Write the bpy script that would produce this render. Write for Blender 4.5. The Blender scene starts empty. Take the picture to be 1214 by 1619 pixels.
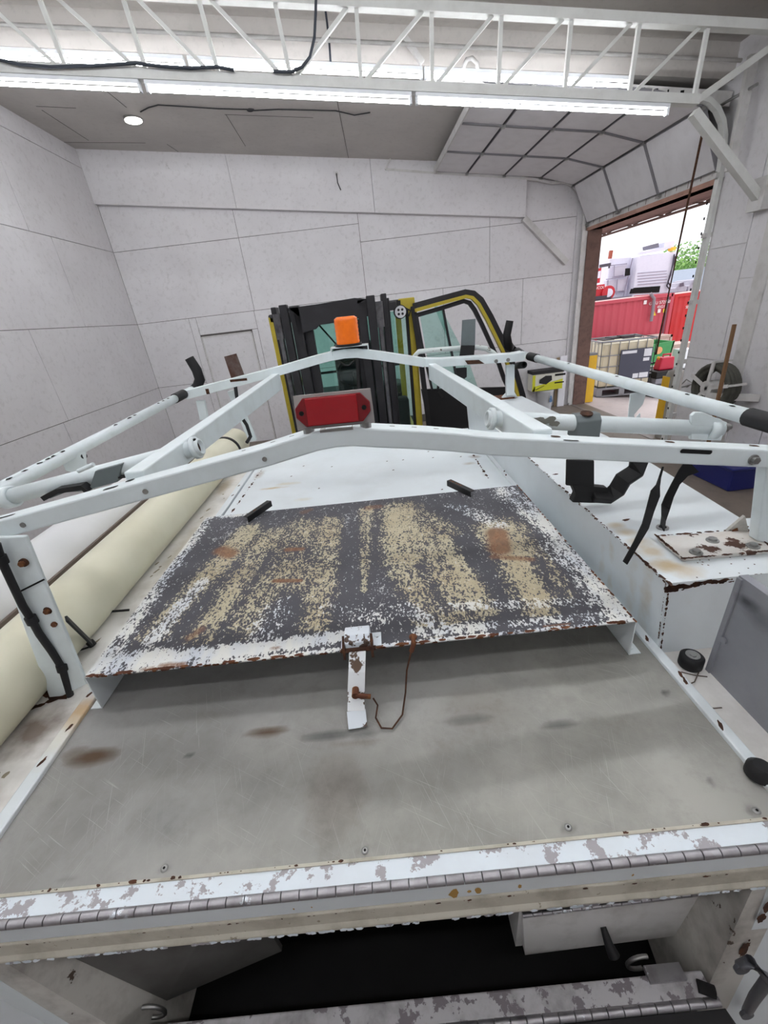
import bpy, math, random
from mathutils import Vector, Matrix
random.seed(7)
sc = bpy.context.scene
C = sc.collection
V = Vector
# ---------------------------------------------------------------- camera
W_, H_ = 1214, 1619
F_ = 653.57
CAMZ = 2.3
yaw, pitch, roll = 0.0023382, -0.4482, -0.118775
fwd = V((math.sin(yaw)*math.cos(pitch), math.cos(yaw)*math.cos(pitch), math.sin(pitch)))
rt0 = V((math.cos(yaw), -math.sin(yaw), 0)); up0 = rt0.cross(fwd)
rt = rt0*math.cos(roll)+up0*math.sin(roll); up = -rt0*math.sin(roll)+up0*math.cos(roll)
cam = bpy.data.objects.new('camera', bpy.data.cameras.new('camera')); C.objects.link(cam)
cam.data.sensor_fit = 'HORIZONTAL'; cam.data.sensor_width = 36; cam.data.lens = 36*F_/W_
cam.data.clip_start = 0.02; cam.data.clip_end = 300
cam.matrix_world = Matrix(((rt.x, up.x, -fwd.x, 0), (rt.y, up.y, -fwd.y, 0), (rt.z, up.z, -fwd.z, CAMZ), (0, 0, 0, 1)))
sc.camera = cam
sc.view_settings.view_transform = 'Standard'; sc.view_settings.look = 'None'
sc.view_settings.exposure = 0.93; sc.view_settings.gamma = 1.0
# ---------------------------------------------------------------- sky and lamps
wd = bpy.data.worlds.new('overcast_sky'); sc.world = wd; wd.use_nodes = True
bg = wd.node_tree.nodes['Background']; bg.inputs[0].default_value = (0.93, 0.95, 1.0, 1); bg.inputs[1].default_value = 0.85
TUBE = 27.0          # strength of the led tubes
sun = bpy.data.objects.new('sun', bpy.data.lights.new('sun', 'SUN')); C.objects.link(sun)
sun.data.energy = 0.7; sun.data.angle = 0.5; sun.rotation_euler = (math.radians(-28), math.radians(25), 0)
# ---------------------------------------------------------------- coordinates
def ray(x, y):
    return rt*((x-W_/2)/F_) - up*((y-H_/2)/F_) + fwd
O_ = V((0, 0, CAMZ))
def WZ(x, y, z): d = ray(x, y); return O_ + d*((z-CAMZ)/d.z)
def WY(x, y, Y): d = ray(x, y); return O_ + d*(Y/d.y)
def WX(x, y, X): d = ray(x, y); return O_ + d*(X/d.x)
# frame of the truck body (it stands a little crooked in the bay)
ty_, tx_, tr_ = 0.0118836, 0.0085374, -0.0136792
yv = V((math.sin(ty_)*math.cos(tx_), math.cos(ty_)*math.cos(tx_), math.sin(tx_)))
r0 = V((math.cos(ty_), -math.sin(ty_), 0)); u0 = r0.cross(yv)
xv = r0*math.cos(tr_)+u0*math.sin(tr_); zv = xv.cross(yv)
BM = Matrix((xv, yv, zv))          # world -> body
def bray(x, y): return BM @ ray(x, y)
def TZ(x, y, z): d = bray(x, y); return O_ + d*((z-CAMZ)/d.z)
def TY(x, y, Y): d = bray(x, y); return O_ + d*(Y/d.y)
def TX(x, y, X): d = bray(x, y); return O_ + d*(X/d.x)
# ---------------------------------------------------------------- materials
MT = {}
def hexc(h):
    h = h.lstrip('#'); r = []
    for i in (0, 2, 4):
        c = int(h[i:i+2], 16)/255; r.append(c/12.92 if c <= .04045 else ((c+.055)/1.055)**2.4)
    return (*r, 1)
class NT:
    def __init__(s, name):
        s.m = bpy.data.materials.new(name); s.m.use_nodes = True; s.t = s.m.node_tree
        s.b = s.t.nodes['Principled BSDF']; s.tc = s.t.nodes.new('ShaderNodeTexCoord')
    def n(s, k, **kw):
        o = s.t.nodes.new(k)
        for a, b in kw.items(): setattr(o, a, b)
        return o
    def l(s, a, b): s.t.links.new(a, b)
    def noise(s, scale, detail=4, rough=.55, st=None, seed=0):
        mp = s.n('ShaderNodeMapping'); s.l(s.tc.outputs['Object'], mp.inputs[0])
        if st: mp.inputs['Scale'].default_value = st
        mp.inputs['Location'].default_value = (seed*3.1, seed*1.7, seed)
        o = s.n('ShaderNodeTexNoise'); o.inputs['Scale'].default_value = scale
        o.inputs['Detail'].default_value = detail; o.inputs['Roughness'].default_value = rough
        s.l(mp.outputs[0], o.inputs['Vector']); return o.outputs['Fac']
    def ramp(s, f, a, b):
        o = s.n('ShaderNodeMapRange'); o.inputs[1].default_value = a; o.inputs[2].default_value = b
        s.l(f, o.inputs[0]); return o.outputs[0]
    def mix(s, f, a, b):
        o = s.n('ShaderNodeMix', data_type='RGBA')
        if hasattr(f, 'is_output'): s.l(f, o.inputs[0])
        else: o.inputs[0].default_value = f
        for v, i in ((a, 6), (b, 7)):
            if hasattr(v, 'is_output'): s.l(v, o.inputs[i])
            else: o.inputs[i].default_value = v
        return o.outputs[2]
    def math(s, op, a, b=0.0):
        o = s.n('ShaderNodeMath', operation=op)
        for v, i in ((a, 0), (b, 1)):
            if hasattr(v, 'is_output'): s.l(v, o.inputs[i])
            else: o.inputs[i].default_value = v
        return o.outputs[0]
    def attr(s, name):
        o = s.n('ShaderNodeAttribute', attribute_name=name); return o.outputs['Fac']
    def bump(s, f, k=.2, d=.002):
        o = s.n('ShaderNodeBump'); o.inputs['Strength'].default_value = k; o.inputs['Distance'].default_value = d
        s.l(f, o.inputs['Height']); s.l(o.outputs[0], s.b.inputs['Normal'])
def soft_stain(name, base, spots):      # wear marks with their own place on a part: (x, y, z, rx, ry, rz, colour, strength)
    src = MT[base]; m2 = src.copy(); m2.name = name; t = m2.node_tree; b = t.nodes['Principled BSDF']; l = b.inputs['Base Color'].links[0]; cur = l.from_socket
    tc = [n for n in t.nodes if n.type == 'TEX_COORD'][0]; no = t.nodes.new('ShaderNodeTexNoise'); no.inputs['Scale'].default_value = 22; no.inputs['Detail'].default_value = 6; t.links.new(tc.outputs['Object'], no.inputs['Vector'])
    for (x, y, z, rx, ry, rz, col, k) in spots:
        mp = t.nodes.new('ShaderNodeMapping'); mp.inputs['Scale'].default_value = (1/rx, 1/ry, 1/rz); mp.inputs['Location'].default_value = (-x/rx, -y/ry, -z/rz); t.links.new(tc.outputs['Object'], mp.inputs[0])
        ln = t.nodes.new('ShaderNodeVectorMath'); ln.operation = 'LENGTH'; t.links.new(mp.outputs[0], ln.inputs[0])
        ad = t.nodes.new('ShaderNodeMath'); ad.operation = 'ADD'; t.links.new(ln.outputs['Value'], ad.inputs[0]); t.links.new(no.outputs['Fac'], ad.inputs[1])
        mr = t.nodes.new('ShaderNodeMapRange'); mr.inputs[1].default_value = 1.45; mr.inputs[2].default_value = .7; mr.inputs[3].default_value = 0; mr.inputs[4].default_value = k; t.links.new(ad.outputs[0], mr.inputs[0])
        mx_ = t.nodes.new('ShaderNodeMix'); mx_.data_type = 'RGBA'; t.links.new(mr.outputs[0], mx_.inputs[0]); t.links.new(cur, mx_.inputs[6]); mx_.inputs[7].default_value = hexc(col); cur = mx_.outputs[2]
    t.links.new(cur, b.inputs['Base Color']); MT[name] = m2; return m2
def mat(name, col, rough=.5, metal=0, dirt=None, amt=.25, dsc=6, chips=None, chipamt=.62, chipsc=30, bump=0, **kw):
    if name in MT: return MT[name]
    s = NT(name); b = s.b; c = hexc(col)
    b.inputs['Roughness'].default_value = rough; b.inputs['Metallic'].default_value = metal
    b.inputs['Base Color'].default_value = c; out = None
    # every paint and metal carries some uneven wear
    n1 = s.noise(dsc, 5, .6)
    dc = hexc(dirt) if dirt else (c[0]*.78, c[1]*.78, c[2]*.76, 1)
    f = s.math('MULTIPLY', s.ramp(n1, .45, .8), amt)
    out = s.mix(f, c, dc)
    if chips:
        n2 = s.noise(chipsc, 6, .65, seed=3)
        out = s.mix(s.ramp(n2, chipamt, chipamt+.02), out, hexc(chips))
    s.l(out, b.inputs['Base Color'])
    if bump: s.bump(s.noise(60, 3), bump)
    for k, v in kw.items():
        if k == 'emit': b.inputs['Emission Color'].default_value = hexc(v[0]); b.inputs['Emission Strength'].default_value = v[1]
        elif k == 'trans': b.inputs['Transmission Weight'].default_value = v
        elif k == 'alpha': b.inputs['Alpha'].default_value = v
        elif k == 'coat': b.inputs['Coat Weight'].default_value = v
    MT[name] = s.m; return s.m
# ---------------------------------------------------------------- mesh builder
class MB:
    def __init__(s): s.v = []; s.f = []; s.mi = []; s.sm = []
    def add(s, vs, fs, mi=0, smooth=False):
        k = len(s.v); s.v += [V(p) for p in vs]
        for f in fs: s.f.append([i+k for i in f]); s.mi.append(mi); s.sm.append(smooth)
        return s
    def box(s, a, b, mi=0):
        x0, y0, z0 = [min(a[i], b[i]) for i in range(3)]; x1, y1, z1 = [max(a[i], b[i]) for i in range(3)]
        return s.add([(x0,y0,z0),(x1,y0,z0),(x1,y1,z0),(x0,y1,z0),(x0,y0,z1),(x1,y0,z1),(x1,y1,z1),(x0,y1,z1)],
            [(0,3,2,1),(4,5,6,7),(0,1,5,4),(1,2,6,5),(2,3,7,6),(3,0,4,7)], mi)
    def hexa(s, b4, t4, mi=0):
        return s.add(list(b4)+list(t4), [(0,3,2,1),(4,5,6,7),(0,1,5,4),(1,2,6,5),(2,3,7,6),(3,0,4,7)], mi)
    def prism(s, pts, vec, mi=0):
        n = len(pts); pts = [V(p) for p in pts]; vec = V(vec)
        return s.add(pts+[p+vec for p in pts], [tuple(range(n))[::-1], tuple(range(n, 2*n))]+[(i, (i+1)%n, (i+1)%n+n, i+n) for i in range(n)], mi)
    def bar(s, p, q, w, h, up=(0,0,1), mi=0):
        return s.sweep([p, q], w, h, up, mi)
    def sweep(s, pts, w, h, up=(0,0,1), mi=0):
        pts = [V(p) for p in pts]; n = len(pts); vs = []; up = V(up)
        for i, p in enumerate(pts):
            a = pts[max(i-1, 0)]; b = pts[min(i+1, n-1)]; t = (b-a).normalized()
            sd = t.cross(up)
            sd = sd.normalized() if sd.length > 1e-5 else V((1,0,0)); u2 = sd.cross(t).normalized()
            for c1, c2 in ((-1,-1),(1,-1),(1,1),(-1,1)): vs.append(p+sd*(c1*w/2)+u2*(c2*h/2))
        fs = [(0,1,2,3), tuple(4*(n-1)+i for i in (3,2,1,0))]
        for i in range(n-1):
            for j in range(4):
                a = 4*i+j; b = 4*i+(j+1)%4; fs.append((a, a+4, b+4, b))
        return s.add(vs, fs, mi)
    def tube(s, pts, r, seg=12, mi=0, caps=True, r2=None):
        pts = [V(p) for p in pts]; n = len(pts); vs = []; ref = None
        for i, p in enumerate(pts):
            a = pts[max(i-1, 0)]; b = pts[min(i+1, n-1)]; t = (b-a).normalized()
            if ref is None:
                ref = t.cross(V((0,0,1)))
                if ref.length < 1e-3: ref = t.cross(V((0,1,0)))
            ref = (ref-t*ref.dot(t)).normalized(); u2 = t.cross(ref)
            rr = r if r2 is None else r+(r2-r)*i/(n-1)
            if isinstance(r, (list, tuple)): rr = r[i]
            for k in range(seg):
                an = 2*math.pi*k/seg; vs.append(p+ref*(rr*math.cos(an))+u2*(rr*math.sin(an)))
        fs = []
        for i in range(n-1):
            for k in range(seg): fs.append((seg*i+k, seg*i+(k+1)%seg, seg*(i+1)+(k+1)%seg, seg*(i+1)+k))
        s.add(vs, fs, mi, True)
        if caps:
            s.add(vs[:seg], [tuple(range(seg))[::-1]], mi); s.add(vs[-seg:], [tuple(range(seg))], mi)
        return s
    def pipe(s, p, q, r, ri, seg=20, mi=0):      # open hollow pipe
        p = V(p); q = V(q); t = (q-p).normalized(); ref = t.cross(V((0,0,1)))
        if ref.length < 1e-3: ref = V((1,0,0))
        ref.normalize(); u2 = t.cross(ref); vs = []
        for c, rr in ((p, r), (q, r), (q, ri), (p, ri)):
            for k in range(seg):
                an = 2*math.pi*k/seg; vs.append(c+ref*(rr*math.cos(an))+u2*(rr*math.sin(an)))
        fs = [(seg*i+k, seg*i+(k+1)%seg, seg*((i+1)%4)+(k+1)%seg, seg*((i+1)%4)+k) for i in range(4) for k in range(seg)]
        return s.add(vs, fs, mi, True)
    def disc(s, c, nrm, r, th=.003, seg=14, mi=0):
        c = V(c); nrm = V(nrm).normalized(); return s.tube([c, c+nrm*th], r, seg, mi)
    def ell(s, c, rx, ry, rz, seg=14, rings=8, mi=0):
        c = V(c); vs = [c+V((0,0,-rz))]; fs = []
        for i in range(1, rings):
            ph = -math.pi/2+math.pi*i/rings
            for k in range(seg):
                th = 2*math.pi*k/seg; vs.append(c+V((rx*math.cos(ph)*math.cos(th), ry*math.cos(ph)*math.sin(th), rz*math.sin(ph))))
        vs.append(c+V((0,0,rz))); e = len(vs)-1
        for k in range(seg):
            fs.append((0, 1+(k+1)%seg, 1+k)); fs.append((e, e-seg+k, e-seg+(k+1)%seg))
        for i in range(rings-2):
            for k in range(seg): fs.append((1+seg*i+k, 1+seg*i+(k+1)%seg, 1+seg*(i+1)+(k+1)%seg, 1+seg*(i+1)+k))
        return s.add(vs, fs, mi, True)
    def blot(s, c, nrm, r, asp=1.0, ax=None, mi=1, lift=.0007, n=11, jag=.45):   # irregular thin stain or rust scab
        c = V(c); nrm = V(nrm).normalized(); a = V(ax) if ax else nrm.orthogonal(); a = (a-nrm*a.dot(nrm)).normalized(); b = nrm.cross(a)
        vs = []
        for k in range(n):
            an = 2*math.pi*k/n; rr = r*(1-jag*random.random()); vs.append(c+nrm*lift+a*(math.cos(an)*rr*asp)+b*(math.sin(an)*rr))
        return s.add(vs, [tuple(range(n))], mi)
    def rustline(s, p, q, nrm, w, num, mi=1, inward=None):
        p = V(p); q = V(q)
        for i in range(num):
            t = random.random(); c = p.lerp(q, t)
            if inward: c += V(inward)*random.random()*w
            s.blot(c, nrm, w*(.2+.8*random.random()**2), 1+1.6*random.random(), q-p, mi)
        return s
    def build(s, name, mats, parent=None, bevel=0, subsurf=0, smooth=False, local=False, origin=None):
        me = bpy.data.meshes.new(name)
        if not isinstance(mats, (list, tuple)): mats = [mats]
        off = V((0,0,0))
        if parent is not None:
            if not local: off = root_off(parent)
        elif s.v:
            xs = [p.x for p in s.v]; ys = [p.y for p in s.v]; zs = [p.z for p in s.v]
            off = V(((min(xs)+max(xs))/2, (min(ys)+max(ys))/2, min(zs)))
        me.from_pydata([tuple(p-off) for p in s.v], [], s.f)
        for m in mats: me.materials.append(m)
        me.polygons.foreach_set('material_index', s.mi)
        me.polygons.foreach_set('use_smooth', [smooth or q for q in s.sm]); me.update()
        o = bpy.data.objects.new(name, me); C.objects.link(o)
        if parent is not None: o.parent = parent
        else: o.location = off
        if bevel:
            b = o.modifiers.new('bevel', 'BEVEL'); b.width = bevel; b.segments = 2; b.limit_method = 'ANGLE'; b.angle_limit = math.radians(40)
        if subsurf:
            b = o.modifiers.new('sub', 'SUBSURF'); b.levels = b.render_levels = subsurf
        return o
def root_off(o):
    off = V((0,0,0))
    while o is not None:
        if o.get('local_frame'): return V((0,0,0))
        off += V(o.location); o = o.parent
    return off
def thing(name, loc, label, cat, group=None):
    o = bpy.data.objects.new(name, None); C.objects.link(o); o.empty_display_size = .1
    o.location = loc; o['label'] = label; o['category'] = cat
    if group: o['group'] = group
    return o
def tag(o, label, cat, group=None):
    o['label'] = label; o['category'] = cat
    if group: o['group'] = group
    return o
def struct(o): o['kind'] = 'structure'; return o
def text_mesh(txt, size, mats, parent, origin, xdir, updir, depth=.001, name='lettering', align='CENTER', local=True):
    cu = bpy.data.curves.new('t', 'FONT'); cu.body = txt; cu.size = size; cu.extrude = depth; cu.align_x = align; cu.align_y = 'CENTER'
    to = bpy.data.objects.new('t', cu); C.objects.link(to)
    dg = bpy.context.evaluated_depsgraph_get(); dg.update()
    me = bpy.data.meshes.new_from_object(to.evaluated_get(dg)); bpy.data.objects.remove(to)
    x = V(xdir).normalized(); u = V(updir).normalized(); n = x.cross(u); off = root_off(parent) if parent else V((0,0,0))
    for v in me.vertices: v.co = V(origin)-off + x*v.co.x + u*v.co.y + n*v.co.z
    me.materials.clear(); me.materials.append(mats); me.name = name
    o = bpy.data.objects.new(name, me); C.objects.link(o); o.parent = parent; return o
# ---------------------------------------------------------------- shared materials
def wallmat(name, col, col2):
    s = NT(name); n1 = s.noise(1.3, 6, .6); n2 = s.noise(14, 6, .7, seed=2); n3 = s.noise(5, 8, .75, st=(1, 1, .5), seed=5)
    c = s.mix(s.ramp(n1, .35, .75), hexc(col), hexc(col2))
    c = s.mix(s.math('MULTIPLY', s.ramp(n2, .52, .8), .4), c, hexc('#8f8c88'))
    c = s.mix(s.math('MULTIPLY', s.ramp(n3, .66, .72), .5), c, hexc('#827e79'))
    s.l(c, s.b.inputs['Base Color']); s.b.inputs['Roughness'].default_value = .7; s.bump(n2, .1, .003); MT[name] = s.m; return s.m
M_wall = wallmat('white_painted_plywood', '#dad9db', '#d0ced0')
M_ceil = wallmat('grey_ceiling_board', '#bdb9b4', '#aeaaa6')
M_gap = mat('seam_shadow_gap', '#55524f', .9)
M_trussp = mat('white_truss_paint', '#d6d8d4', .5, dirt='#a8a8a2', amt=.4)
M_trim = mat('white_trim_paint', '#cbcac8', .6, dirt='#8d8a84', amt=.5)
M_house = mat('white_fixture_housing', '#dfe3e6', .4)
M_tube = mat('lit_led_tube', '#ffffff', .4, emit=('#f5f6fa', TUBE))
M_black = mat('black_rubber', '#121214', .6, bump=.1)
M_web = mat('black_webbing', '#0d0d0f', .85)
M_rust = mat('rust', '#5a3320', .9, dirt='#8a5a2c', amt=.9, dsc=40, bump=.4)
M_rustd = mat('dark_rust', '#3c2418', .9, dirt='#6b4226', amt=.8, dsc=60, bump=.4)
M_tanst = mat('tan_rust_stain', '#b08a4a', .8)
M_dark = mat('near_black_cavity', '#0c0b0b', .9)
M_steel = mat('bare_steel', '#a8a8a6', .35, .9, dirt='#6c6862', amt=.5, dsc=30)
M_cable = mat('black_cable', '#17181b', .6)
# ================================================================= THE ROOM
def ceilz(x): return 5.283-.12*(x+4.38)
XL, XR, YB = -4.37, 4.485, 9.2
YN = -7.0
# floor
def floormat():
    s = NT('worn_concrete_floor'); n1 = s.noise(.8, 6, .6); n2 = s.noise(6, 8, .7, seed=4)
    c = s.mix(s.ramp(n1, .3, .7), hexc('#6f655c'), hexc('#857a70')); c = s.mix(s.math('MULTIPLY', s.ramp(n2, .5, .7), .5), c, hexc('#565049'))
    s.l(c, s.b.inputs['Base Color']); s.b.inputs['Roughness'].default_value = .55; return s.m
M_floor = floormat()
struct(MB().box((XL-.2, YN, -.15), (XR+.25, YB+.2, 0)).build('floor', M_floor))
# back wall in plywood sheets over a dark backing
def sheets(mb, rects, plane, a, th=.012, g=.004):
    for (u0, u1, v0, v1) in rects:
        if plane == 'Y': mb.prism([(u0+g, a, v0+g), (u1-g, a, v0+g), (u1-g, a, v1(u1) if callable(v1) else v1-g), (u0+g, a, v1(u0) if callable(v1) else v1-g)], (0, -th, 0))
        else: mb.prism([(a, u0+g, v0+g), (a, u1-g, v0+g), (a, u1-g, v1-g), (a, u0+g, v1-g)], (th if a < 0 else -th, 0, 0))
m = MB(); m.prism([(XL-.2, YB+.2, 0), (XR+.25, YB+.2, 0), (XR+.25, YB+.2, 5.5), (XL-.2, YB+.2, 5.9)], (0, -.19, 0), 1)
top = lambda x: ceilz(x)+.05
R1, R2, R3 = 3.81, 2.594, 1.375
YW = YB+.012
rects = [(XL, -2.045, R2, R1), (-2.045, .184, R2, R1), (.184, 2.63, R2, R1-.29), (2.63, 4.28, R2, R1-.29),
         (XL, -2.045, R1, top), (-2.045, .184, R1, top), (.184, 2.63, R1-.29, top), (2.63, 4.28, R1-.29, top),
         (XL, -3.36, R3, R2), (-3.22, -2.06, 2.27, R2), (-2.06, -.02, R3, R2), (-.02, 1.7, R3, R2), (1.7, 3.3, R3, R2), (3.3, 4.28, R3, R2),
         (-3.36, -3.22, 0, R2), (XL, -3.36, 0, R3), (-2.18, -.3, 0, R3), (-2.18, -2.06, R3, 2.27), (-.3, 2.1, .16, R3), (2.1, 4.28, 0, R3)]
sheets(m, rects, 'Y', YW, g=.004)
m.box((4.28, YW-.03, 0), (XR+.02, YW, 4.2))
struct(m.build('wall_back', [M_wall, M_gap]))
# small door in the back wall
d = MB().box((-3.2, YW-.008, 0), (-2.2, YW, 2.22)).build('door_2', M_wall); struct(d)
MB().box((-3.215, YW-.02, 0), (-3.19, YW, 2.24)).box((-2.21, YW-.02, 0), (-2.185, YW, 2.24)).box((-3.215, YW-.02, 2.215), (-2.185, YW, 2.24)).build('door_frame', M_trim, d)
# header box across the back wall and its slanted brace
def hb(x): return 4.53-.1226*(x+4.42)
m = MB()
xs = [XL, -1.94, .5, 3.27]
for a, b in zip(xs, xs[1:]):
    m.prism([(a+.003, YB, hb(a)), (b-.003, YB, hb(b)), (b-.003, YB, ceilz(b)+.02), (a+.003, YB, ceilz(a)+.02)], (0, -.11, 0))
struct(m.build('trim_1', M_wall))
p, q = WY(826, 346, YB), WY(893, 416, YB)
struct(MB().bar(p+V((0, -.05, 0)), q+V((0, -.05, 0)), .10, .10, (0, 1, 0)).build('trim_2', M_trim))
# small cable stub poking from the header
k = thing('junction_box', WY(532, 272, YB-.11), 'small round outlet with a short black wire hanging on the upper back wall band', 'outlet')
c = WY(532, 275, YB-.11)
MB().disc(c, (0, -1, 0), .028, .03, 14).build('socket_cup', M_trim, k)
MB().tube([c+V((0, -.03, 0)), c+V((0, -.05, -.05)), c+V((.0, -.03, -.13)), c+V((.04, -.03, -.24))], .008, 6).build('wire_stub', M_black, k)
# left wall
m = MB(); m.box((XL-.2, YN, 0), (XL-.012, YB+.2, 5.9), 1)
rows = [(0, .156, [YN, -2, .5, 3, 5.4, 7.85, YB]), (.156, R3, [YN, -3, -.6, 1.8, 4.3, 6.1, 8.1, YB]), (R3, R2, [YN, -3.5, -1, 1.4, 3.8, 6.22, 8.66, YB]),
        (R2, 3.815, [YN, -2.2, .2, 2.6, 5.05, 7.49, YB]), (3.815, 5.02, [YN, -2.7, -.3, 2.1, 4.6, 7.05, YB]), (5.02, 5.6, [YN, -1, 1.5, 4.2, 6.6, YB])]
for z0, z1, ys in rows:
    for a, b in zip(ys, ys[1:]): m.box((XL-.012, a+.004, z0+.004), (XL, b-.004, z1-.004))
struct(m.build('wall_left', [M_wall, M_gap]))
struct(MB().box((XL-.2, YN-.2, 0), (XR+.25, YN, 5.9)).build('wall_front', M_wall))
# ceiling: low part at the back, a fascia, higher part in front
YF = 6.06
m = MB()
def slab(y0, y1, dz, g=0):
    m.prism([(XL-.2, y0, ceilz(XL-.2)+dz), (XR+.3, y0, ceilz(XR+.3)+dz), (XR+.3, y0, ceilz(XR+.3)+dz+.1), (XL-.2, y0, ceilz(XL-.2)+dz+.1)], (0, y1-y0, 0))
slab(YF+.04, YB+.2, 0); slab(YN, YF, .30)
m.prism([(XL, YF, ceilz(XL)-.005), (XR, YF, ceilz(XR)-.005), (XR, YF, ceilz(XR)+.35), (XL, YF, ceilz(XL)+.35)], (0, .035, 0))
# thin dark board seams in the ceiling
def cline(pts, w=.004):
    for (a, b) in zip(pts, pts[1:]):
        P = []
        for (x, y) in (a, b):
            d_ = ray(x, y); t = (5.283-.12*4.38-2.3-.001)/(d_.z+.12*d_.x); P.append(O_+d_*t)
        m.bar(P[0], P[1], w, .004, (0, 0, 1), 1)
for pts in ([(531, 150), (551, 251)], [(57, 168), (120, 171)], [(66, 174), (140, 222)], [(96, 225), (230, 226)], [(355, 181), (495, 186)], [(357, 181), (388, 231)], [(160, 137), (200, 170)], [(264, 228), (282, 240)]):
    cline(pts, .007)
struct(m.build('ceiling', [M_ceil, M_gap]))
# pale conduit running along the high ceiling
tag(MB().tube([(-4.3, 5.75, ceilz(-4.3)+.02), (4.3, 5.75, ceilz(4.3)+.02)], .018, 8).build('ceiling_conduit', M_trim), 'thin white conduit crossing the high ceiling above the second row of tubes', 'conduit')
# right wall with the big door opening  (Y 5.98..9.12, z 0..3.24)
DY0, DY1, DZ = 5.98, 9.10, 3.26
m = MB()
XO = XR+.22
for y0, y1, z0, z1 in ((YN, DY0-.04, 0, 5.4), (DY0-.04, DY1, DZ, 5.4), (DY1, YB+.2, 0, 5.4)):
    m.box((XR+.012, y0, z0), (XO, y1, z1), 1)
for y0, y1, z0, z1 in ((5.35, DY0-.06, 0, 1.28), (5.35, DY0-.06, 1.285, 2.56), (5.35, DY0-.06, 2.565, 4.6), (4.5, 5.34, 0, 2.2), (4.5, 5.34, 2.205, 4.6), (3.3, 4.49, 0, 4.6), (.9, 3.29, 0, 2.4), (.9, 3.29, 2.41, 4.6), (-1.5, .89, 0, 4.6), (-4, -1.51, 0, 4.6), (YN, -4.01, 0, 4.6),
                       (DY0-.06, YB, DZ+.16, 4.6)):
    m.box((XR, y0, z0+.003), (XR+.012, y1, z1))
struct(m.build('wall_right', [M_wall, M_trim]))
struct(MB().box((XR-.02, 4.95, 0), (XR+.01, 5.12, 4.1)).build('trim_3', M_trim))
# wooden door frame
M_brown = mat('weathered_brown_wood', '#6f554c', .8, dirt='#4a3835', amt=.9, dsc=12, bump=.3)
m = MB(); m.box((XR-.02, DY1-.02, 0), (XO+.03, DY1+.04, DZ), 0)
struct(m.build('trim_4', M_brown))
m = MB(); m.box((XR-.03, DY0-.05, DZ), (XO+.02, DY1+.04, DZ+.05), 2).box((XR-.03, DY0-.05, DZ+.05), (XR+.02, DY1+.04, DZ+.20), 1)
for i in range(14): m.box((XR-.035, DY0+.05+i*.22, DZ+.06+.02*(i % 2)), (XR-.029, DY0+.053+i*.22, DZ+.19), 0)
struct(m.build('trim_5', [M_brown, M_trim, mat('pinkish_header_wood', '#b08a7a', .8, dirt='#7d5f55', amt=.6)]))
m = MB(); m.box((XR-.09, DY1-.0, 0), (XR-.02, DY1+.05, DZ)).box((XR-.06, DY1+.05, 0), (XR+.01, YB+.02, 3.5))
struct(m.build('trim_6', M_trim))
# ================================================================= OVERHEAD DOOR
M_door = mat('white_door_panel', '#d5d4d6', .55, dirt='#b5b3b4', amt=.4)
M_rib = mat('grey_door_joint', '#77767a', .6)
od = bpy.data.objects.new('door_1', None); C.objects.link(od); od.location = (3.0, 7.5, 0); od['kind'] = 'structure'
def dz_(x): return 4.41-.138*(x-1.65)
edge = [(1.62, dz_(1.62)), (2.185, dz_(2.185)), (2.85, dz_(2.85)), (3.52, dz_(3.52)), (4.12, 3.985), (4.43, 3.37)]
yy = [5.97, 7.02, 8.06, 9.08]
for (x0, z0), (x1, z1) in zip(edge, edge[1:]):
    s_ = V((x1-x0, 0, z1-z0)).normalized(); n_ = V((s_.z, 0, -s_.x))
    if n_.z > 0: n_ = -n_
    a = V((x0, 0, z0)); b = V((x1, 0, z1)); m = MB(); U = lambda p, y: V((p.x, y, p.z))
    ca = a+s_*.012; cb = b-s_*.012
    m.prism([U(ca, yy[0]), U(cb, yy[0]), U(cb, yy[-1]), U(ca, yy[-1])], -n_*.04, 1)
    for y0, y1 in zip(yy, yy[1:]):
        m.prism([U(ca+s_*.012, y0+.02), U(cb-s_*.012, y0+.02), U(cb-s_*.012, y1-.02), U(ca+s_*.012, y1-.02)], n_*.004, 0)
    for y in yy[1:-1]: m.prism([U(ca, y-.018), U(cb, y-.018), U(cb, y+.018), U(ca, y+.018)], n_*.02, 1)
    sec = m.build('door_section', [M_door, M_rib], od)
    for y in yy: MB().box((b.x-.03, y-.03, b.z-.035), (b.x+.02, y+.03, b.z-.004)).build('hinge', M_steel, sec)
MB().box((1.60, 5.97, dz_(1.6)-.04), (1.62, 9.08, dz_(1.6)+.05)).build('bottom_seal', M_trim, od)
m = MB()
def track(y, r=.022):
    P = [(0.75, y, 4.53), (1.6, y, dz_(1.6)-.02), (3.4, y, dz_(3.4)-.03)]
    c = V((3.95, y, 3.55))
    P = [V(p) for p in P]
    for i in range(0, 9):
        an = math.radians(100-12.5*i); P.append(V((3.83+.55*math.cos(an), y, 3.50+.56*math.sin(an))))
    P += [V((4.385, y, 3.2)), V((4.385, y, .05))]
    return P
MB().sweep(track(9.11)[:-2], .03, .06, (0, 1, 0)).build('door_track', M_trim, od)
MB().sweep(track(9.11)[-3:], .05, .03, (0, 1, 0)).build('door_track', M_trim, od)
near = track(5.93)[:1]+[V((3.3, 5.93, 4.10))]+[WY(x, y, 5.93) for x, y in ((1085, 156), (1104, 154), (1120, 160), (1133, 173), (1141, 192), (1144, 215), (1142, 245), (1136, 285))]+track(5.93)[-1:]
near[0] = V((1.5, 5.93, 4.34))
MB().sweep(near, .05, .07, (0, 1, 0)).build('door_track', M_trussp, od)
t = MB()                    # perforated angle iron carrying the near track
t.sweep([(1.0, 6.0, 4.50), (4.45, 6.0, 4.03)], .02, .13, (0, 0, 1), 0)
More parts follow.
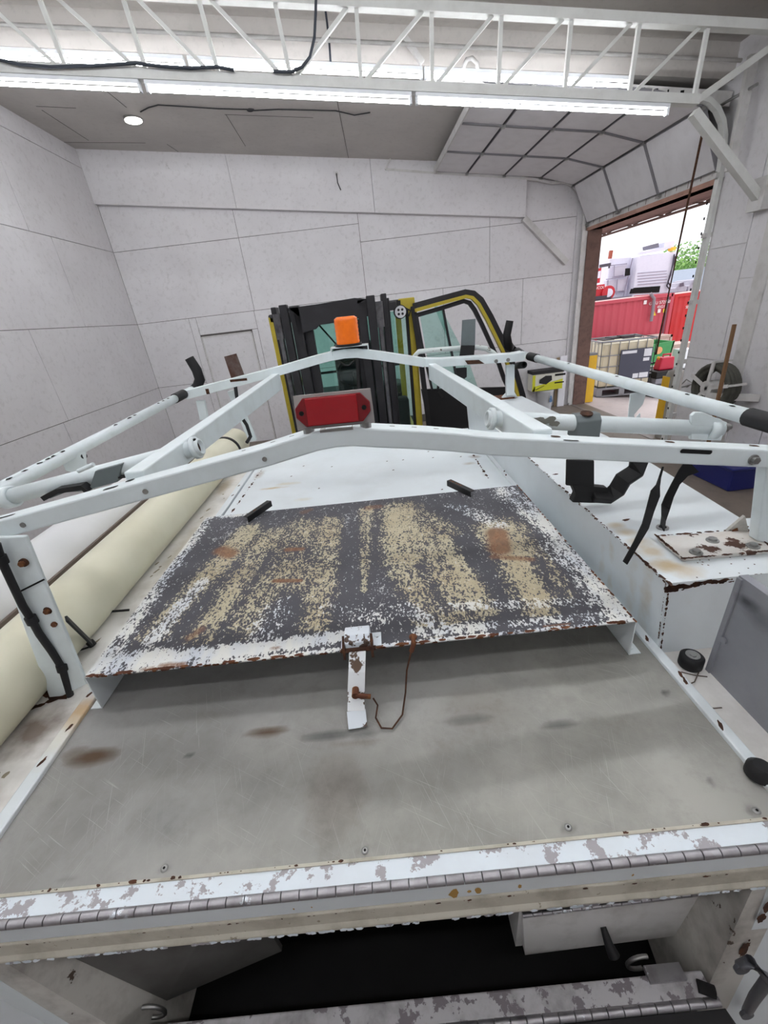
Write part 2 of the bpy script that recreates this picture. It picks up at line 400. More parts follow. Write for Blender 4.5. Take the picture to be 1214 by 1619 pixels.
for i in range(16):
    x = 1.9+i*.15; t.box((x, 5.986, 4.5-.136*(x-1)+.0), (x+.04 if i % 3 else x+.015, 5.992, 4.5-.136*(x-1)+.04), 1)
t.build('track_angle', [M_trim, M_dark], od)
m = MB()
for z in (.45, 1.2, 1.95, 2.7, 3.3): m.box((4.38, 5.90, z), (XR+.01, 5.96, z+.05))
for z in [i*.155+.1 for i in range(20)]: m.box((4.355, 5.918, z), (4.358, 5.942, z+.03), 1)
m.build('track_bracket', [M_trim, M_dark], od)
MB().tube([(4.33, 5.5, 3.98), (4.33, 9.1, 3.98)], .016, 8).build('spring_shaft', M_steel, od)
MB().bar((4.32, 5.62, 3.3), (4.32, 5.62, 4.25), .09, .05, (0, 1, 0)).build('track_post', M_trim, od)
# pull rope of the door
p0, p1 = WX(1110, 212, 4.2), WX(1042, 560, 4.25); p1 = V((4.2, p1.y, p1.z))
tag(MB().tube([p0, p0.lerp(p1, .33), p0.lerp(p1, .6), p1], [.014, .012, .008, .013], 8).build('door_pull_rope', M_rustd), 'dark frayed pull rope hanging down across the open overhead doorway', 'rope')
# ================================================================= TRUSS AND LIGHTS
YT = 5.25
def bcz(x): return 4.245-.122*(x-.45)
def tcz(x): return 4.757-.122*(x-.55)
tr = thing('roof_truss', (0, YT, 3.8), 'white welded steel truss sloping across the bay above the front row of tubes', 'truss')
MB().bar((-4.36, YT, bcz(-4.36)-.035), (3.56, YT, bcz(3.56)-.035), .09, .075).build('bottom_chord', M_trussp, tr)
MB().bar((-4.36, YT, tcz(-4.36)-.02), (4.48, YT, tcz(4.48)-.02), .09, .07).build('top_chord', M_trussp, tr)
vx = [-4.3, -3.65, -3.01, -2.366, -1.664, -1.022, -.37, .278, .946, 1.578, 2.224, 2.864, 3.52]
for i, x in enumerate(vx):
    xt = x-.02 + (.04 if x > 0 else -.02)
    MB().bar((x, YT, bcz(x)), (xt, YT, tcz(xt)-.04), .035, .035, (0, 1, 0)).build('web_bar', M_trussp, tr)
for i, x in enumerate(vx[:-1]):
    x2 = vx[i+1]
    if x2 <= .1: a, b = (x2-.06, bcz(x2)), (x+.05, tcz(x)-.04)
    else: a, b = (x+.05, bcz(x)), (x2-.06, tcz(x2)-.04)
    MB().bar((a[0], YT, a[1]), (b[0], YT, b[1]), .03, .035, (0, 1, 0)).build('web_bar', M_trussp, tr)
MB().bar(WY(1096, 178, YT), WY(1198, 312, YT), .075, .08, (0, 1, 0)).build('knee_brace', M_trussp, tr)
MB().bar(WY(1100, 160, YT), WX(1235, 62, 4.4), .06, .05, (0, 1, 0)).build('end_strut', M_trussp, tr)
MB().box((XR-.10, YT-.1, 2.85), (XR+.01, YT+.1, 3.15)).build('wall_bracket', M_trim, tr)
def fixture(x0, x1, y, zf, label, grp, tubes=1):
    xm = (x0+x1)/2
    t = thing('tube_light', (xm, y, zf(xm)), label, 'light fixture', grp)
    MB().bar((x0, y, zf(x0)-.015), (x1, y, zf(x1)-.015), .06, .03).build('housing', M_house, t)
    MB().tube([(x0+.02, y-.0, zf(x0)-.065), (x1-.02, y-.0, zf(x1)-.065)], .014, 10).build('tube', M_tube, t)
    for x in (x0+.01, x1-.01): MB().box((x-.012, y-.02, zf(x)-.085), (x+.012, y+.02, zf(x)-.0)).build('end_cap', M_house, t)
    return t
f1 = lambda x: bcz(x)-.075
segs = [(-4.2, -1.75), (-1.70, .74), (.78, 3.27)]
names = ['left', 'middle', 'right']
for (a, b), nm in zip(segs, names):
    fixture(a, b, YT-.01, f1, {'left': 'lit tube light at the left end of the row hung under the truss', 'middle': 'lit tube light in the middle of the row hung under the truss', 'right': 'lit tube light at the right end of the row under the truss'}[nm], 'tube lights under the truss')
f2 = lambda x: 2.3+(ceilz(x/.937)-.05-2.3)*.937
for (a, b), nm in zip([(-4.2, -1.49), (-1.45, .98), (1.0, 3.28)], names):
    fixture(a*.937, b*.937, 5.62, f2, {'left': 'lit tube light at the left end of the ceiling row seen through the truss', 'middle': 'lit tube light in the middle of the ceiling row seen through the truss', 'right': 'lit tube light at the right end of the ceiling row behind the truss'}[nm], 'tube lights along the ceiling step')
# unseen tube rows above and behind the camera, added to brighten the room
for r_, y in enumerate((2.7, 1.2, -.8, -3.2)):
    for k, (a, b) in enumerate(segs):
        fixture(a, b, y, lambda x: ceilz(x)+.24, 'added unseen tube light, %s %s the camera on the high ceiling' % (('left', 'middle', 'right')[k], ('just ahead of', 'right above', 'close behind', 'far behind')[r_]), 'added tube lights over the near half of the bay')
# round lamp
p = WY(210, 187, 7.76)
t = thing('round_ceiling_light', (p.x, 7.76, ceilz(p.x)-.03), 'round lit flush lamp on the grey ceiling at the upper left', 'ceiling light')
MB().disc((p.x, 7.76, ceilz(p.x)+.005), (0, 0, -1), .125, .03, 28).build('rim', M_steel, t)
MB().disc((p.x, 7.76, ceilz(p.x)-.024), (0, 0, -1), .11, .008, 28).build('lens', mat('lit_lamp_lens', '#ffffff', .4, emit=('#fff8ee', 9)), t)
# cables
def ccurve(pts, dz=-.012):
    P = []
    for (x, y) in pts:
        d_ = ray(x, y); t_ = (5.283-.12*4.38-2.3+dz)/(d_.z+.12*d_.x); P.append(O_+d_*t_)
    return P
tag(MB().tube(ccurve([(222, 177), (235, 170), (250, 166), (300, 169), (345, 172), (390, 173), (396, 175), (440, 173), (530, 175), (560, 182), (585, 178)]), .007, 6).ell(ccurve([(396, 174)])[0], .05, .02, .02).build('lamp_wire', M_cable), 'thin black wire stapled along the ceiling from the round lamp', 'cable')
tag(MB().tube([WY(x, y, YT-.07) for x, y in [(-10, 92), (30, 102), (80, 106), (150, 104), (215, 100), (255, 105), (300, 108), (345, 106), (370, 111)]], .013, 6).build('power_cable', mat('slate_cable', '#343a44', .5)), 'dark cable draped along the bottom chord at the left of the truss', 'cable')
tag(MB().tube([WY(x, y, YT-.07) for x, y in [(432, 113), (460, 114), (478, 106), (490, 90), (497, 60), (499, 20), (500, -30)]], .013, 6).build('power_cable', MT['slate_cable']), 'dark cable curling up through the truss at its centre', 'cable')
tag(MB().tube([WY(x, y, 5.9) for x, y in [(509, 0), (514, 12), (520, 60), (523, 105)]], .012, 6).build('drop_cable', MT['slate_cable']), 'thin dark cable dropping from the high ceiling beside the curling cable', 'cable')
tag(MB().tube([WY(x, y, 5.9) for x, y in [(733, 128), (733, 105), (738, 94), (746, 92), (754, 100), (757, 125)]], .022, 8).build('conduit_loop', M_trim), 'pale hooked loop of conduit by the ceiling tubes near the raised door', 'conduit')
tag(MB().bar(WY(640, 60, 5.95), WY(668, 100, 5.95), .05, .05).build('ceiling_strut', M_trim), 'short white strut under the ceiling behind the truss, right of centre', 'strut')
tag(MB().bar(WY(609, 268, 9.05), WY(622, 240, 9.05), .03, .02).build('track_hanger', M_trim), 'short white hanger strap at the left end of the door track', 'bracket')
# ================================================================= THE UTILITY BODY (local frame, own slight tilt)
ZD = 1.45
inv = BM.transposed()          # body -> world
body = bpy.data.objects.new('utility_truck_body', None); C.objects.link(body)
loc = O_ + inv @ V((0, 0, -CAMZ))
body.matrix_world = Matrix.Translation(loc) @ inv.to_4x4()
body['local_frame'] = 1
body['label'] = 'white utility truck body with grey deck and ladder rack, filling the foreground'; body['category'] = 'truck body'
def BL(mb, name, mats, parent=body, **k): return mb.build(name, mats, parent, local=True, **k)
M_bw = mat('white_body_paint', '#dfe6e9', .38, dirt='#bfc1bd', amt=.3, dsc=5, bump=.03)
M_bw2 = mat('white_rack_paint', '#e3edef', .35, dirt='#bdc4c0', amt=.35, dsc=9)
M_chipw = mat('chipped_white_paint', '#dfe8ee', .45, dirt='#b9b5b5', amt=.3, chips='#a09ca0', chipamt=.55, chipsc=26)
M_flake = mat('flaked_white_paint', '#dde4ea', .5, chips='#4b3a30', chipamt=.57, chipsc=34)
M_lip = mat('dirty_cream_sill', '#bdb8aa', .6, dirt='#7f7767', amt=.8, dsc=14, chips='#8d8371', chipamt=.66, chipsc=50)
M_alu = mat('aluminium_sheet', '#9a9ca2', .42, .25, dirt='#74767d', amt=.5, dsc=5)
M_floorw = mat('dusty_white_floor', '#e2e0dc', .6, dirt='#a7a299', amt=.7, dsc=7)
# ---- grey deck: stains are held per vertex, scratches come from stretched noise
def grid_mesh(name, x0, x1, y0, y1, z, nx, ny, attrs, mats, parent, th=.003, shape=None):
    vs = []; fs = []
    for j in range(ny+1):
        for i in range(nx+1):
            u, v = i/nx, j/ny; p = shape(u, v) if shape else V((x0+(x1-x0)*u, y0+(y1-y0)*v, z)); vs.append(p)
    for j in range(ny):
        for i in range(nx):
            a = j*(nx+1)+i; fs.append((a, a+1, a+nx+2, a+nx+1))
    m = MB(); m.add(vs, fs)
    n = len(vs)
    rim = [i for i in range(nx+1)]+[(nx+1)*(j+1)-1 for j in range(1, ny+1)]+[(nx+1)*ny+i for i in range(nx-1, -1, -1)]+[(nx+1)*j for j in range(ny-1, 0, -1)]
    m.v += [m.v[i]-V((0, 0, th)) for i in rim]
    for k in range(len(rim)):
        a, b = rim[k], rim[(k+1) % len(rim)]; m.f.append([b, a, n+k, n+(k+1) % len(rim)]); m.mi.append(0); m.sm.append(False)
    m.f.append([n+k for k in range(len(rim))][::-1]); m.mi.append(0); m.sm.append(False)
    o = m.build(name, mats, parent, local=True)
    for an, fn in attrs.items():
        at = o.data.attributes.new(an, 'FLOAT', 'POINT')
        vals = [max(0., min(1., fn(p.x, p.y))) for p in m.v]; at.data.foreach_set('value', vals)
    return o
def blob(cx, cy, rx, ry, ang=0, s=1.0, hard=1.5):
    ca, sa = math.cos(ang), math.sin(ang)
    def f(x, y):
        dx, dy = x-cx, y-cy; a = (dx*ca+dy*sa)/rx; b = (-dx*sa+dy*ca)/ry; d = a*a+b*b
        return s*max(0, min(1, (1.35-d)*hard*.6)) if d < 1.35 else 0
    return f
def mx(fs): return lambda x, y: max([f(x, y) for f in fs]+[0])
def pblob(px, py, rx, ry, z, s=1.0, hard=1.0):   # stain centre and size read off the photo, turned into metres on the sheet
    c = TZ(px, py, z); a = TZ(px+rx, py, z); b = TZ(px, py+ry, z)
    return blob(c.x, c.y, (a-c).length, (b-c).length, 0, s, hard)
brown = [pblob(145, 1197, 42, 13, ZD, 1.0, 1.0), pblob(422, 1157, 36, 8, ZD, 1, .9), pblob(120, 1192, 24, 10, ZD, .6), pblob(530, 1250, 60, 110, ZD, .5, .7), pblob(760, 1120, 90, 55, ZD, .4, .7), pblob(740, 1100, 50, 14, ZD, .3),
         pblob(700, 1180, 40, 60, ZD, .22, .7), pblob(330, 1130, 60, 14, ZD, .18), pblob(990, 1150, 60, 30, ZD, .15), pblob(560, 1175, 60, 8, ZD, .3)]
darkb = [pblob(520, 1163, 46, 9, ZD, .95, .9), pblob(575, 1160, 30, 8, ZD, .6), pblob(740, 1138, 46, 9, ZD, .55), pblob(885, 1146, 34, 7, ZD, .75), pblob(1052, 1096, 8, 4, ZD, 1), pblob(270, 1290, 85, 50, ZD, .5, .6), pblob(440, 1240, 220, 70, ZD, .36, .5), pblob(560, 1330, 160, 40, ZD, .25, .5),
         pblob(220, 1315, 90, 40, ZD, .2, .5), pblob(300, 1194, 8, 4, ZD, .9), pblob(105, 1390, 20, 7, ZD, .35), pblob(85, 1275, 20, 30, ZD, .35, .6), pblob(940, 1130, 30, 25, ZD, .3, .6), pblob(1122, 1235, 8, 7, ZD, .5), pblob(260, 1373, 11, 9, ZD, .5), pblob(577, 1346, 11, 9, ZD, .5), pblob(898, 1310, 14, 10, ZD, .6), pblob(1190, 1282, 14, 9, ZD, .6),
         pblob(500, 1330, 70, 30, ZD, .12, .5), pblob(670, 1312, 35, 25, ZD, .2, .5), pblob(530, 1380, 90, 12, ZD, .15, .6)]
s = NT('stained_aluminium_deck')
n1 = s.noise(3.2, 8, .65); n2 = s.noise(16, 8, .75, seed=2); n3 = s.noise(1.4, 3, .5, seed=9)
c = s.mix(s.ramp(n3, .35, .65), hexc('#979694'), hexc('#a5a49c'))
c = s.mix(s.math('MULTIPLY', s.ramp(n1, .4, .7), .75), c, hexc('#777571'))
c = s.mix(s.math('MULTIPLY', s.ramp(n2, .5, .8), .5), c, hexc('#787570'))
for k, (st, rot) in enumerate((((3, 190, 1), .5), ((4, 230, 1), 1.9), ((2.5, 170, 1), 1.2))):
    mp = s.n('ShaderNodeMapping'); mp.inputs['Rotation'].default_value = (0, 0, rot); mp.inputs['Location'].default_value = (k, k*2, 0)
    s.l(s.tc.outputs['Object'], mp.inputs[0]); mp2 = s.n('ShaderNodeMapping'); mp2.inputs['Scale'].default_value = st; s.l(mp.outputs[0], mp2.inputs[0])
    no = s.n('ShaderNodeTexNoise'); no.inputs['Scale'].default_value = 2.2; no.inputs['Detail'].default_value = 3; s.l(mp2.outputs[0], no.inputs['Vector'])
    c = s.mix(s.math('MULTIPLY', s.math('MULTIPLY', s.ramp(no.outputs['Fac'], .645, .70), s.ramp(n1, .44, .60)), .32), c, hexc('#c2c1bb'))
nb = s.math('ADD', s.math('MULTIPLY', s.attr('brown'), 1.35), s.math('MULTIPLY', s.math('SUBTRACT', n2, .5), .35)); nd = s.math('ADD', s.math('MULTIPLY', s.attr('grime'), 1.35), s.math('MULTIPLY', s.math('SUBTRACT', n2, .5), .4))
c = s.mix(s.math('MULTIPLY', s.ramp(nb, .05, 1.0), s.ramp(s.attr('brown'), 0, .2)), c, hexc('#54402c')); c = s.mix(s.math('MULTIPLY', s.math('MULTIPLY', s.ramp(nd, .0, 1.0), s.ramp(s.attr('grime'), 0, .2)), .85), c, hexc('#474747'))
s.l(c, s.b.inputs['Base Color']); s.b.inputs['Roughness'].default_value = .45; s.b.inputs['Metallic'].default_value = .25; s.bump(n2, .05, .001)
grid_mesh('deck_panel', -.835, .665, .376, 1.30, ZD, 150, 100, {'brown': mx(brown), 'grime': mx(darkb)}, s.m, body)
BL(MB().box((.64, .37, ZD-.03), (1.12, .80, ZD-.012)), 'side_floor', M_floorw)
m = MB().box((-1.6, .37, ZD-.02), (-.82, 3.0, ZD-.006))
for k in range(40): m.blot((-.86-.25*random.random(), .6+2.2*random.random(), ZD-.006), (0, 0, 1), .004+.004*random.random(), 1+3*random.random(), (.3, 1, 0))
BL(m, 'side_floor', [soft_stain('stained_side_floor', 'dusty_white_floor', [(-.93, 2.3, ZD, .05, .2, .3, '#9a8352', .5), (-.92, .72, ZD, .10, .10, .3, '#5a4330', .8), (-.95, .55, ZD, .12, .05, .3, '#7a6a58', .5), (-.9, 1.6, ZD, .05, .5, .3, '#a89f88', .6)]), mat('leaf_dirt', '#8f8672', .9)])
m = MB().box((-.80, 1.30, ZD-.02), (.645, 2.98, ZD+.001))
m.rustline((-.775, 1.6, ZD+.001), (-.755, 2.6, ZD+.001), (0, 0, 1), .010, 70, 1, (.5, 0, 0)); m.rustline((.56, 2.0, ZD+.001), (.58, 2.7, ZD+.001), (0, 0, 1), .010, 50, 1, (-.5, 0, 0))
for (x, y) in ((430, 775), (415, 768), (480, 790), (740, 735), (445, 765)): 
    pass
for k in range(14): m.blot((random.uniform(-.7, .5), random.uniform(1.7, 2.6), ZD+.001), (0, 0, 1), .006, 1.5, None, 1)
sp = []
for (x, y, rx_, ry_, k_, cc) in ((432, 772, .10, .02, .7, '#b99a55'), (455, 765, .09, .03, .4, '#c6b27c'), (480, 790, .06, .03, .25, '#c6b27c'), (742, 733, .05, .03, .5, '#9a7a4c'), (750, 722, .04, .05, .6, '#7d5a3a'), (410, 750, .04, .10, .45, '#8a6a45')): c_ = TZ(x, y, ZD); sp.append((c_.x, c_.y, ZD, rx_, ry_, .3, cc, k_))
BL(m, 'roof_panel', [soft_stain('stained_roof_paint', 'white_body_paint', sp), M_rustd, mat('pale_rust_stain', '#cdbf9a', .6)])
# rails beside the deck
for sx, x0, x1, xa in ((-1, -.838, -.806, -.79), (1, .640, .664, .638)):
    m = MB().box((x0, .36, ZD-.01), (x1, 2.95, ZD+.010))
    pass
    for k in range(12): m.blot((random.uniform(x0+.004, x1-.004), random.uniform(.5, 2.5), ZD+.010), (0, 0, 1), .005, 3, (.3, 1, 0), 2)
    BL(m, 'edge_rail', [M_bw if sx > 0 else soft_stain('stained_rail_paint', 'white_body_paint', [(-.822, .75, ZD, .10, .07, .3, '#b98a3c', .75), (-.822, .69, ZD, .10, .10, .3, '#cbb98a', .35)]), M_tanst, M_rustd], bevel=.003)
c_ = TZ(1183, 1210, ZD)
BL(MB().tube([(c_.x, c_.y-.02, ZD+.005), (c_.x, c_.y-.02, ZD+.022), (c_.x, c_.y-.02, ZD+.032)], [.022, .022, .014], 20), 'rubber_bumper', M_black)
m = MB()
for (x, y) in ((260, 1373), (577, 1345), (898, 1308), (1196, 1282)):
    c_ = TZ(x, y, ZD); m = MB().tube([c_, c_+V((0, 0, .001)), c_+V((0, 0, .002))], [.0065, .006, .004], 14).disc(c_+V((0, 0, .0018)), (0, 0, 1), .0022, .001, 8, 1); BL(m, 'rivet', [M_steel, M_dark])
# ---- hinge and sill at the rear edge
M_knuck = mat('worn_steel_hinge', '#a9a7aa', .35, .7, dirt='#6d6869', amt=.7, dsc=30, chips='#d7dde2', chipamt=.63, chipsc=22)
BL(MB().box((-1.05, .347, ZD-.004), (.95, .378, ZD+.0015)), 'hinge_leaf', M_chipw)
m = MB().box((-1.05, .376, ZD), (.95, .381, ZD+.004)); m.rustline((-.8, .379, ZD+.004), (.6, .379, ZD+.004), (0, 0, 1), .004, 40, 1); BL(m, 'deck_edge_trim', [M_lip, M_rustd])
m = MB(); x = -1.05
while x < .95:
    m.tube([(x+.0008, .341, ZD-.003), (x+.0292, .341, ZD-.003)], .0075, 12); x += .0302
BL(m, 'piano_hinge', M_knuck)
m = MB().box((-1.05, .3365, ZD-.052), (.95, .360, ZD-.011))
for (x, w) in ((.05, .03), (.09, .02), (-.22, .006), (.075, .012), (.16, .012), (.35, .008), (-.19, .005)): m.blot((x, .3365, ZD-.035), (0, -1, 0), w*.6, .6, (1, 0, 0), 1)
BL(m, 'hinge_backing', [M_bw, M_tanst])
m = MB().prism([(-1.05, .350, ZD-.054), (-1.05, .3345, ZD-.057), (-1.05, .332, ZD-.088), (-1.05, .325, ZD-.096), (-1.05, .327, ZD-.101), (-1.05, .36, ZD-.101)], (2.0, 0, 0))
m.rustline((-1, .333, ZD-.056), (.7, .333, ZD-.056), (0, -1, .15), .003, 60, 1)
BL(m, 'drip_sill', [M_lip, M_rustd], bevel=.003)
x = -1.0; m = MB()
for k in range(110):                                        # ragged flakes of paint along the lower edge
    xx = random.uniform(-.85, .68); m.blot((xx, .3248, ZD-.096), (0, -1, .3), .0035, 2.5, (1, 0, 0), 0, .0004)
BL(m, 'flaking_paint_edge', M_chipw)['kind'] = 'stuff'
# ---- dark opening under the sill
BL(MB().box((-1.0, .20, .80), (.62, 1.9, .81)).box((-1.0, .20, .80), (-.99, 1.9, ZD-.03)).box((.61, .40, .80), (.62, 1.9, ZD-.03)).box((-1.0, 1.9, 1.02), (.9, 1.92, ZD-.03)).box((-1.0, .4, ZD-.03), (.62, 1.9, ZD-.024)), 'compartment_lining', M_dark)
a, b = TY(0, 1535, .34), TY(100, 1619, .30)
BL(MB().hexa([(-.66, .29, .9), (-.56, .29, .9), (-.56, .60, .9), (-.70, .60, .9)], [(-.80, .33, ZD-.1), (-.74, .33, ZD-.1), (-.68, .60, ZD-.1), (-.74, .60, ZD-.1)]), 'left_jamb', mat('dirty_white_jamb', '#c4c1ba', .6, dirt='#544a40', amt=.9, dsc=9, chips='#4a3c30', chipamt=.64, chipsc=24))
BL(MB().hexa([(-1.2, .28, .8), (-.60, .28, .8), (-.60, .34, .8), (-1.2, .34, .8)], [(-1.2, .31, ZD-.1), (-.79, .31, ZD-.1), (-.79, .36, ZD-.1), (-1.2, .36, ZD-.1)]), 'left_body_panel', M_bw)
BL(MB().hexa([(-.58, .36, 1.0), (-.34, .42, 1.0), (-.34, .43, 1.0), (-.58, .38, 1.0)], [(-.72, .36, ZD-.1), (-.36, .42, ZD-.1), (-.36, .43, ZD-.1), (-.72, .38, ZD-.1)]), 'inner_panel', mat('shade_toned_liner', '#5d5b58', .6, dirt='#3f3b36', amt=.9, dsc=6))  # liner grey darkened so its colour carries the shade inside the opening
# right jamb and outside panel
BL(MB().hexa([(.50, .26, .9), (.56, .26, .9), (.58, .60, .9), (.54, .60, .9)], [(.575, .335, ZD-.1), (.64, .335, ZD-.1), (.64, .6, ZD-.1), (.57, .6, ZD-.1)]), 'right_jamb', MT['dirty_white_jamb'])
m = MB().hexa([(.545, .26, .8), (1.2, .26, .8), (1.2, .34, .8), (.545, .34, .8)], [(.60, .33, ZD-.1), (1.2, .33, ZD-.1), (1.2, .38, ZD-.1), (.60, .38, ZD-.1)])
m.rustline((.555, .28, .95), (.60, .322, ZD-.12), (0, -1, .15), .012, 30, 1)
BL(m, 'right_body_panel', [M_bw, M_rustd])
h = TY(1176, 1528, .27), TY(1212, 1548, .25), TY(1180, 1590, .25), TY(1172, 1602, .265)
BL(MB().tube([TY(1170, 1526, .285), TY(1186, 1520, .245), TY(1214, 1548, .235)], .008, 10).tube([TY(1214, 1548, .235), TY(1192, 1578, .240), TY(1180, 1600, .27)], .008, 10).disc(TY(1170, 1527, .275), (0, -1, .15), .013, .006).disc(TY(1178, 1600, .262), (0, -1, .15), .012, .006), 'grab_handle', mat('grey_handle', '#5b5c62', .45))
# small flap box inside, right side
q = [TY(826, 1446, .385), TY(1106, 1411, .385), TY(1091, 1477, .375), TY(830, 1510, .375)]
fb = BL(MB().hexa([q[3], q[2], q[2]+V((0, .02, 0)), q[3]+V((0, .02, 0))], [q[0], q[1], q[1]+V((0, .02, 0)), q[0]+V((0, .02, 0))]).box((q[0].x-.005, .39, q[3].z), (q[0].x+.01, .65, q[0].z)), 'flap_door', mat('flap_white', '#d3d1ce', .55, dirt='#8b857b', amt=.7, dsc=12))
m = MB(); n = 18
for i in range(n):
    p, r_ = q[0].lerp(q[1], i/n), q[0].lerp(q[1], (i+.93)/n); m.tube([p+V((0, -.002, .002)), r_+V((0, -.002, .002))], .0045, 8)
BL(m, 'flap_hinge', M_knuck, fb)
p = TY(962, 1492, .36)
BL(MB().tube([p+V((-.004, .02, .02)), p, p+V((.006, -.015, -.014))], [.006, .009, .012], 12), 'knob', M_black, fb)
for (x, y) in ((1012, 1522), (240, 1600)):
    c_ = TY(x, y, .33); P = [c_+V((.026*math.cos(t_)*(1 if x > 500 else -1), 0, .030*math.sin(t_))) for t_ in [math.radians(a_) for a_ in range(70, 300, 20)]]
    BL(MB().tube(P, .004, 8), 'wire_latch', M_steel)
# lower hinged tailgate
def lz(x): return 1.155
a0 = TY(150, 1606, .30); a1 = TY(1100, 1528, .30)
zl = 1.09
L0, L1 = TZ(150, 1622, zl), TZ(1110, 1536, zl)
M_gk = mat('black_gasket', '#141315', .6)
YL = (TZ(607, 1580, zl).y+L1.y)/2
tg = BL(MB().box((L0.x-.25, YL-.036, zl-.012), (L1.x, YL+.0, zl)).box((L0.x-.25, YL-.02, zl-.1), (L1.x, YL, zl-.012)), 'tailgate', mat('scuffed_tailgate_top', '#bdbbbd', .5, dirt='#55504a', amt=.9, dsc=14, chips='#7b7478', chipamt=.53, chipsc=22), bevel=.003)
m = MB(); x = L0.x-.25
while x < L1.x-.02: m.tube([(x+.001, YL-.041, zl-.004), (x+.0292, YL-.041, zl-.004)], .0075, 10); x += .0302
BL(m, 'tailgate_hinge', M_knuck, tg)
BL(MB().sweep([(L0.x-.25, YL-.058, zl-.016), (L1.x+.01, YL-.058, zl-.016), (L1.x+.02, YL-.075, zl-.04), (L1.x-.01, YL-.09, zl-.3)], .018, .02), 'gasket', M_gk, tg)
BL(MB().box((L0.x-.25, YL-.06, zl-.4), (L1.x-.01, YL-.05, zl-.02)), 'tailgate_skin', M_bw, tg)
c_ = TZ(1050, 1540, zl)
BL(MB().box((c_.x-.035, c_.y-.012, zl-.002), (c_.x+.035, c_.y+.012, zl+.008)).tube([(c_.x+.05, c_.y-.02, zl+.004), (c_.x+.075, c_.y-.03, zl+.004)], .010, 10, 1), 'latch_block', [M_knuck, M_dark], tg)
# ---- right side box
X0, X1, YB0, YB1, ZB = .642, 1.07, .768, 2.90, 1.661
m = MB()
TIP = TZ(1172, 820, ZB)
ring = [(X0, YB0), (1.30, YB0), (1.30, 1.0), (TIP.x, TIP.y), (1.08, 1.86), (1.03, YB1), (X0, YB1)]
m.prism([(x+(.022 if x == X0 else 0), y, ZD-.02) for x, y in ring], (0, 0, ZB-ZD+.02))
for v_ in m.v:
    if v_.z > ZB-.01 and abs(v_.x-X0-.022) < 1e-4: v_.x = X0
m.prism([(x+(.03 if x == X0 else 0), y+(.002 if y == YB0 else 0), ZD-.9) for x, y in ring], (0, 0, .88))
m.rustline((X0, YB0+.02, ZB), (X0, 1.75, ZB), (0, 0, 1), .0055, 110, 1, (.7, 0, 0)); m.rustline((X0, YB0, ZB-.002), (X0, 1.7, ZB-.002), (-1, 0, 0), .004, 60, 1); m.rustline((X0, YB0, ZB), (X0, .95, ZB), (0, 0, 1), .007, 40, 1, (.7, 0, 0))
m.rustline((X0, YB0, ZB-.006), (X0+.16, YB0, ZB-.006), (0, -1, 0), .008, 60, 1, (0, 0, -1)); m.rustline((X0, YB0, ZB-.01), (X0+.05, YB0, ZB-.01), (0, -1, 0), .009, 30, 1, (0, 0, -1.5)); m.rustline((X0+.2, YB0, ZB), (1.2, YB0, ZB), (0, 0, 1), .0025, 40, 1)
m.rustline((X0+.026, YB0, ZD), (X0+.004, YB0, ZB), (0, -1, 0), .0045, 50, 1); m.rustline((X0+.018, YB0+.004, ZD+.02), (X0-.001, YB0+.004, ZB), (-1, 0, -.1), .003, 40, 1)
m.rustline((X0, 2.2, ZB), (X0, 2.85, ZB), (0, 0, 1), .007, 30, 1, (.8, 0, 0)); m.rustline((X0+.04, 2.86, ZB), (1.0, 2.86, ZB), (0, 0, 1), .012, 30, 1)
for k in range(40): m.blot((random.uniform(.7, 1.2), random.uniform(YB0+.01, YB0+.09), ZB), (0, 0, 1), .0025, 1, None, 1)
for (x, y) in ((878, 750), (925, 752), (990, 822)): m.blot(TZ(x, y, ZB), (0, 0, 1), .008, 2, (1, .2, 0), 1)
sp = []
for (x, y, r_, k_) in ((975, 830, .035, .55), (990, 842, .04, .6), (1010, 856, .045, .5), (1030, 872, .05, .6), (1050, 893, .05, .7), (1080, 900, .06, .5)): c_ = TZ(x, y, ZB); sp.append((c_.x, c_.y, ZB, r_, r_*.8, .3, '#b89a5e', k_))
BL(m, 'right_side_box', [soft_stain('stained_box_paint', 'white_body_paint', sp), M_rustd, mat('faint_rust_stain', '#cdc5ae', .6)])
# rusty mounting plate with bolts, gussets
pl = [TZ(1037, 853, ZB), TZ(1078, 889, ZB), TZ(1225, 876, ZB), TZ(1178, 842, ZB)]
mp_ = BL(MB().prism([p+V((0, 0, .001)) for p in pl], (0, 0, .010)), 'mounting_plate', mat('rusty_white_plate', '#d4d3cf', .6, dirt='#a88f6c', amt=.5, chips='#4a2c1c', chipamt=.54, chipsc=9), bevel=.004)
m = MB()
for a_, b_ in zip(pl, pl[1:]+pl[:1]): m.rustline(a_+V((0, 0, .011)), b_+V((0, 0, .011)), (0, 0, 1), .007, 50, 0)
BL(m, 'plate_rust', M_rustd, mp_)['kind'] = 'stuff'
for (x, y) in ((1100, 874), (1126, 855), (1190, 864)):
    c_ = TZ(x, y, ZB+.011); BL(MB().disc(c_, (0, 0, 1), .015, .003, 16).disc(c_+V((0, 0, .003)), (0, 0, 1), .010, .006, 6), 'bolt', M_steel, mp_)
# aluminium partition right
p0 = TZ(1117, 1058, ZD-.012); xa, ya = p0.x, p0.y
m = MB().box((xa, .30, ZD-.02), (xa+.006, ya, 1.712)).box((xa-.004, ya-.012, ZD-.02), (xa+.0, ya, 1.712)).disc((xa-.003, ya-.02, ZD+.10), (-1, 0, 0), .008, .004)
m.box((xa, .30, 1.712), (xa+.02, ya, 1.716))
BL(m, 'aluminium_partition', [soft_stain('sooty_aluminium', 'aluminium_sheet', [(xa, ya-.035, 1.672, .3, .035, .02, '#3e3f44', .85), (xa, ya-.07, 1.66, .3, .05, .03, '#55565b', .5)])])
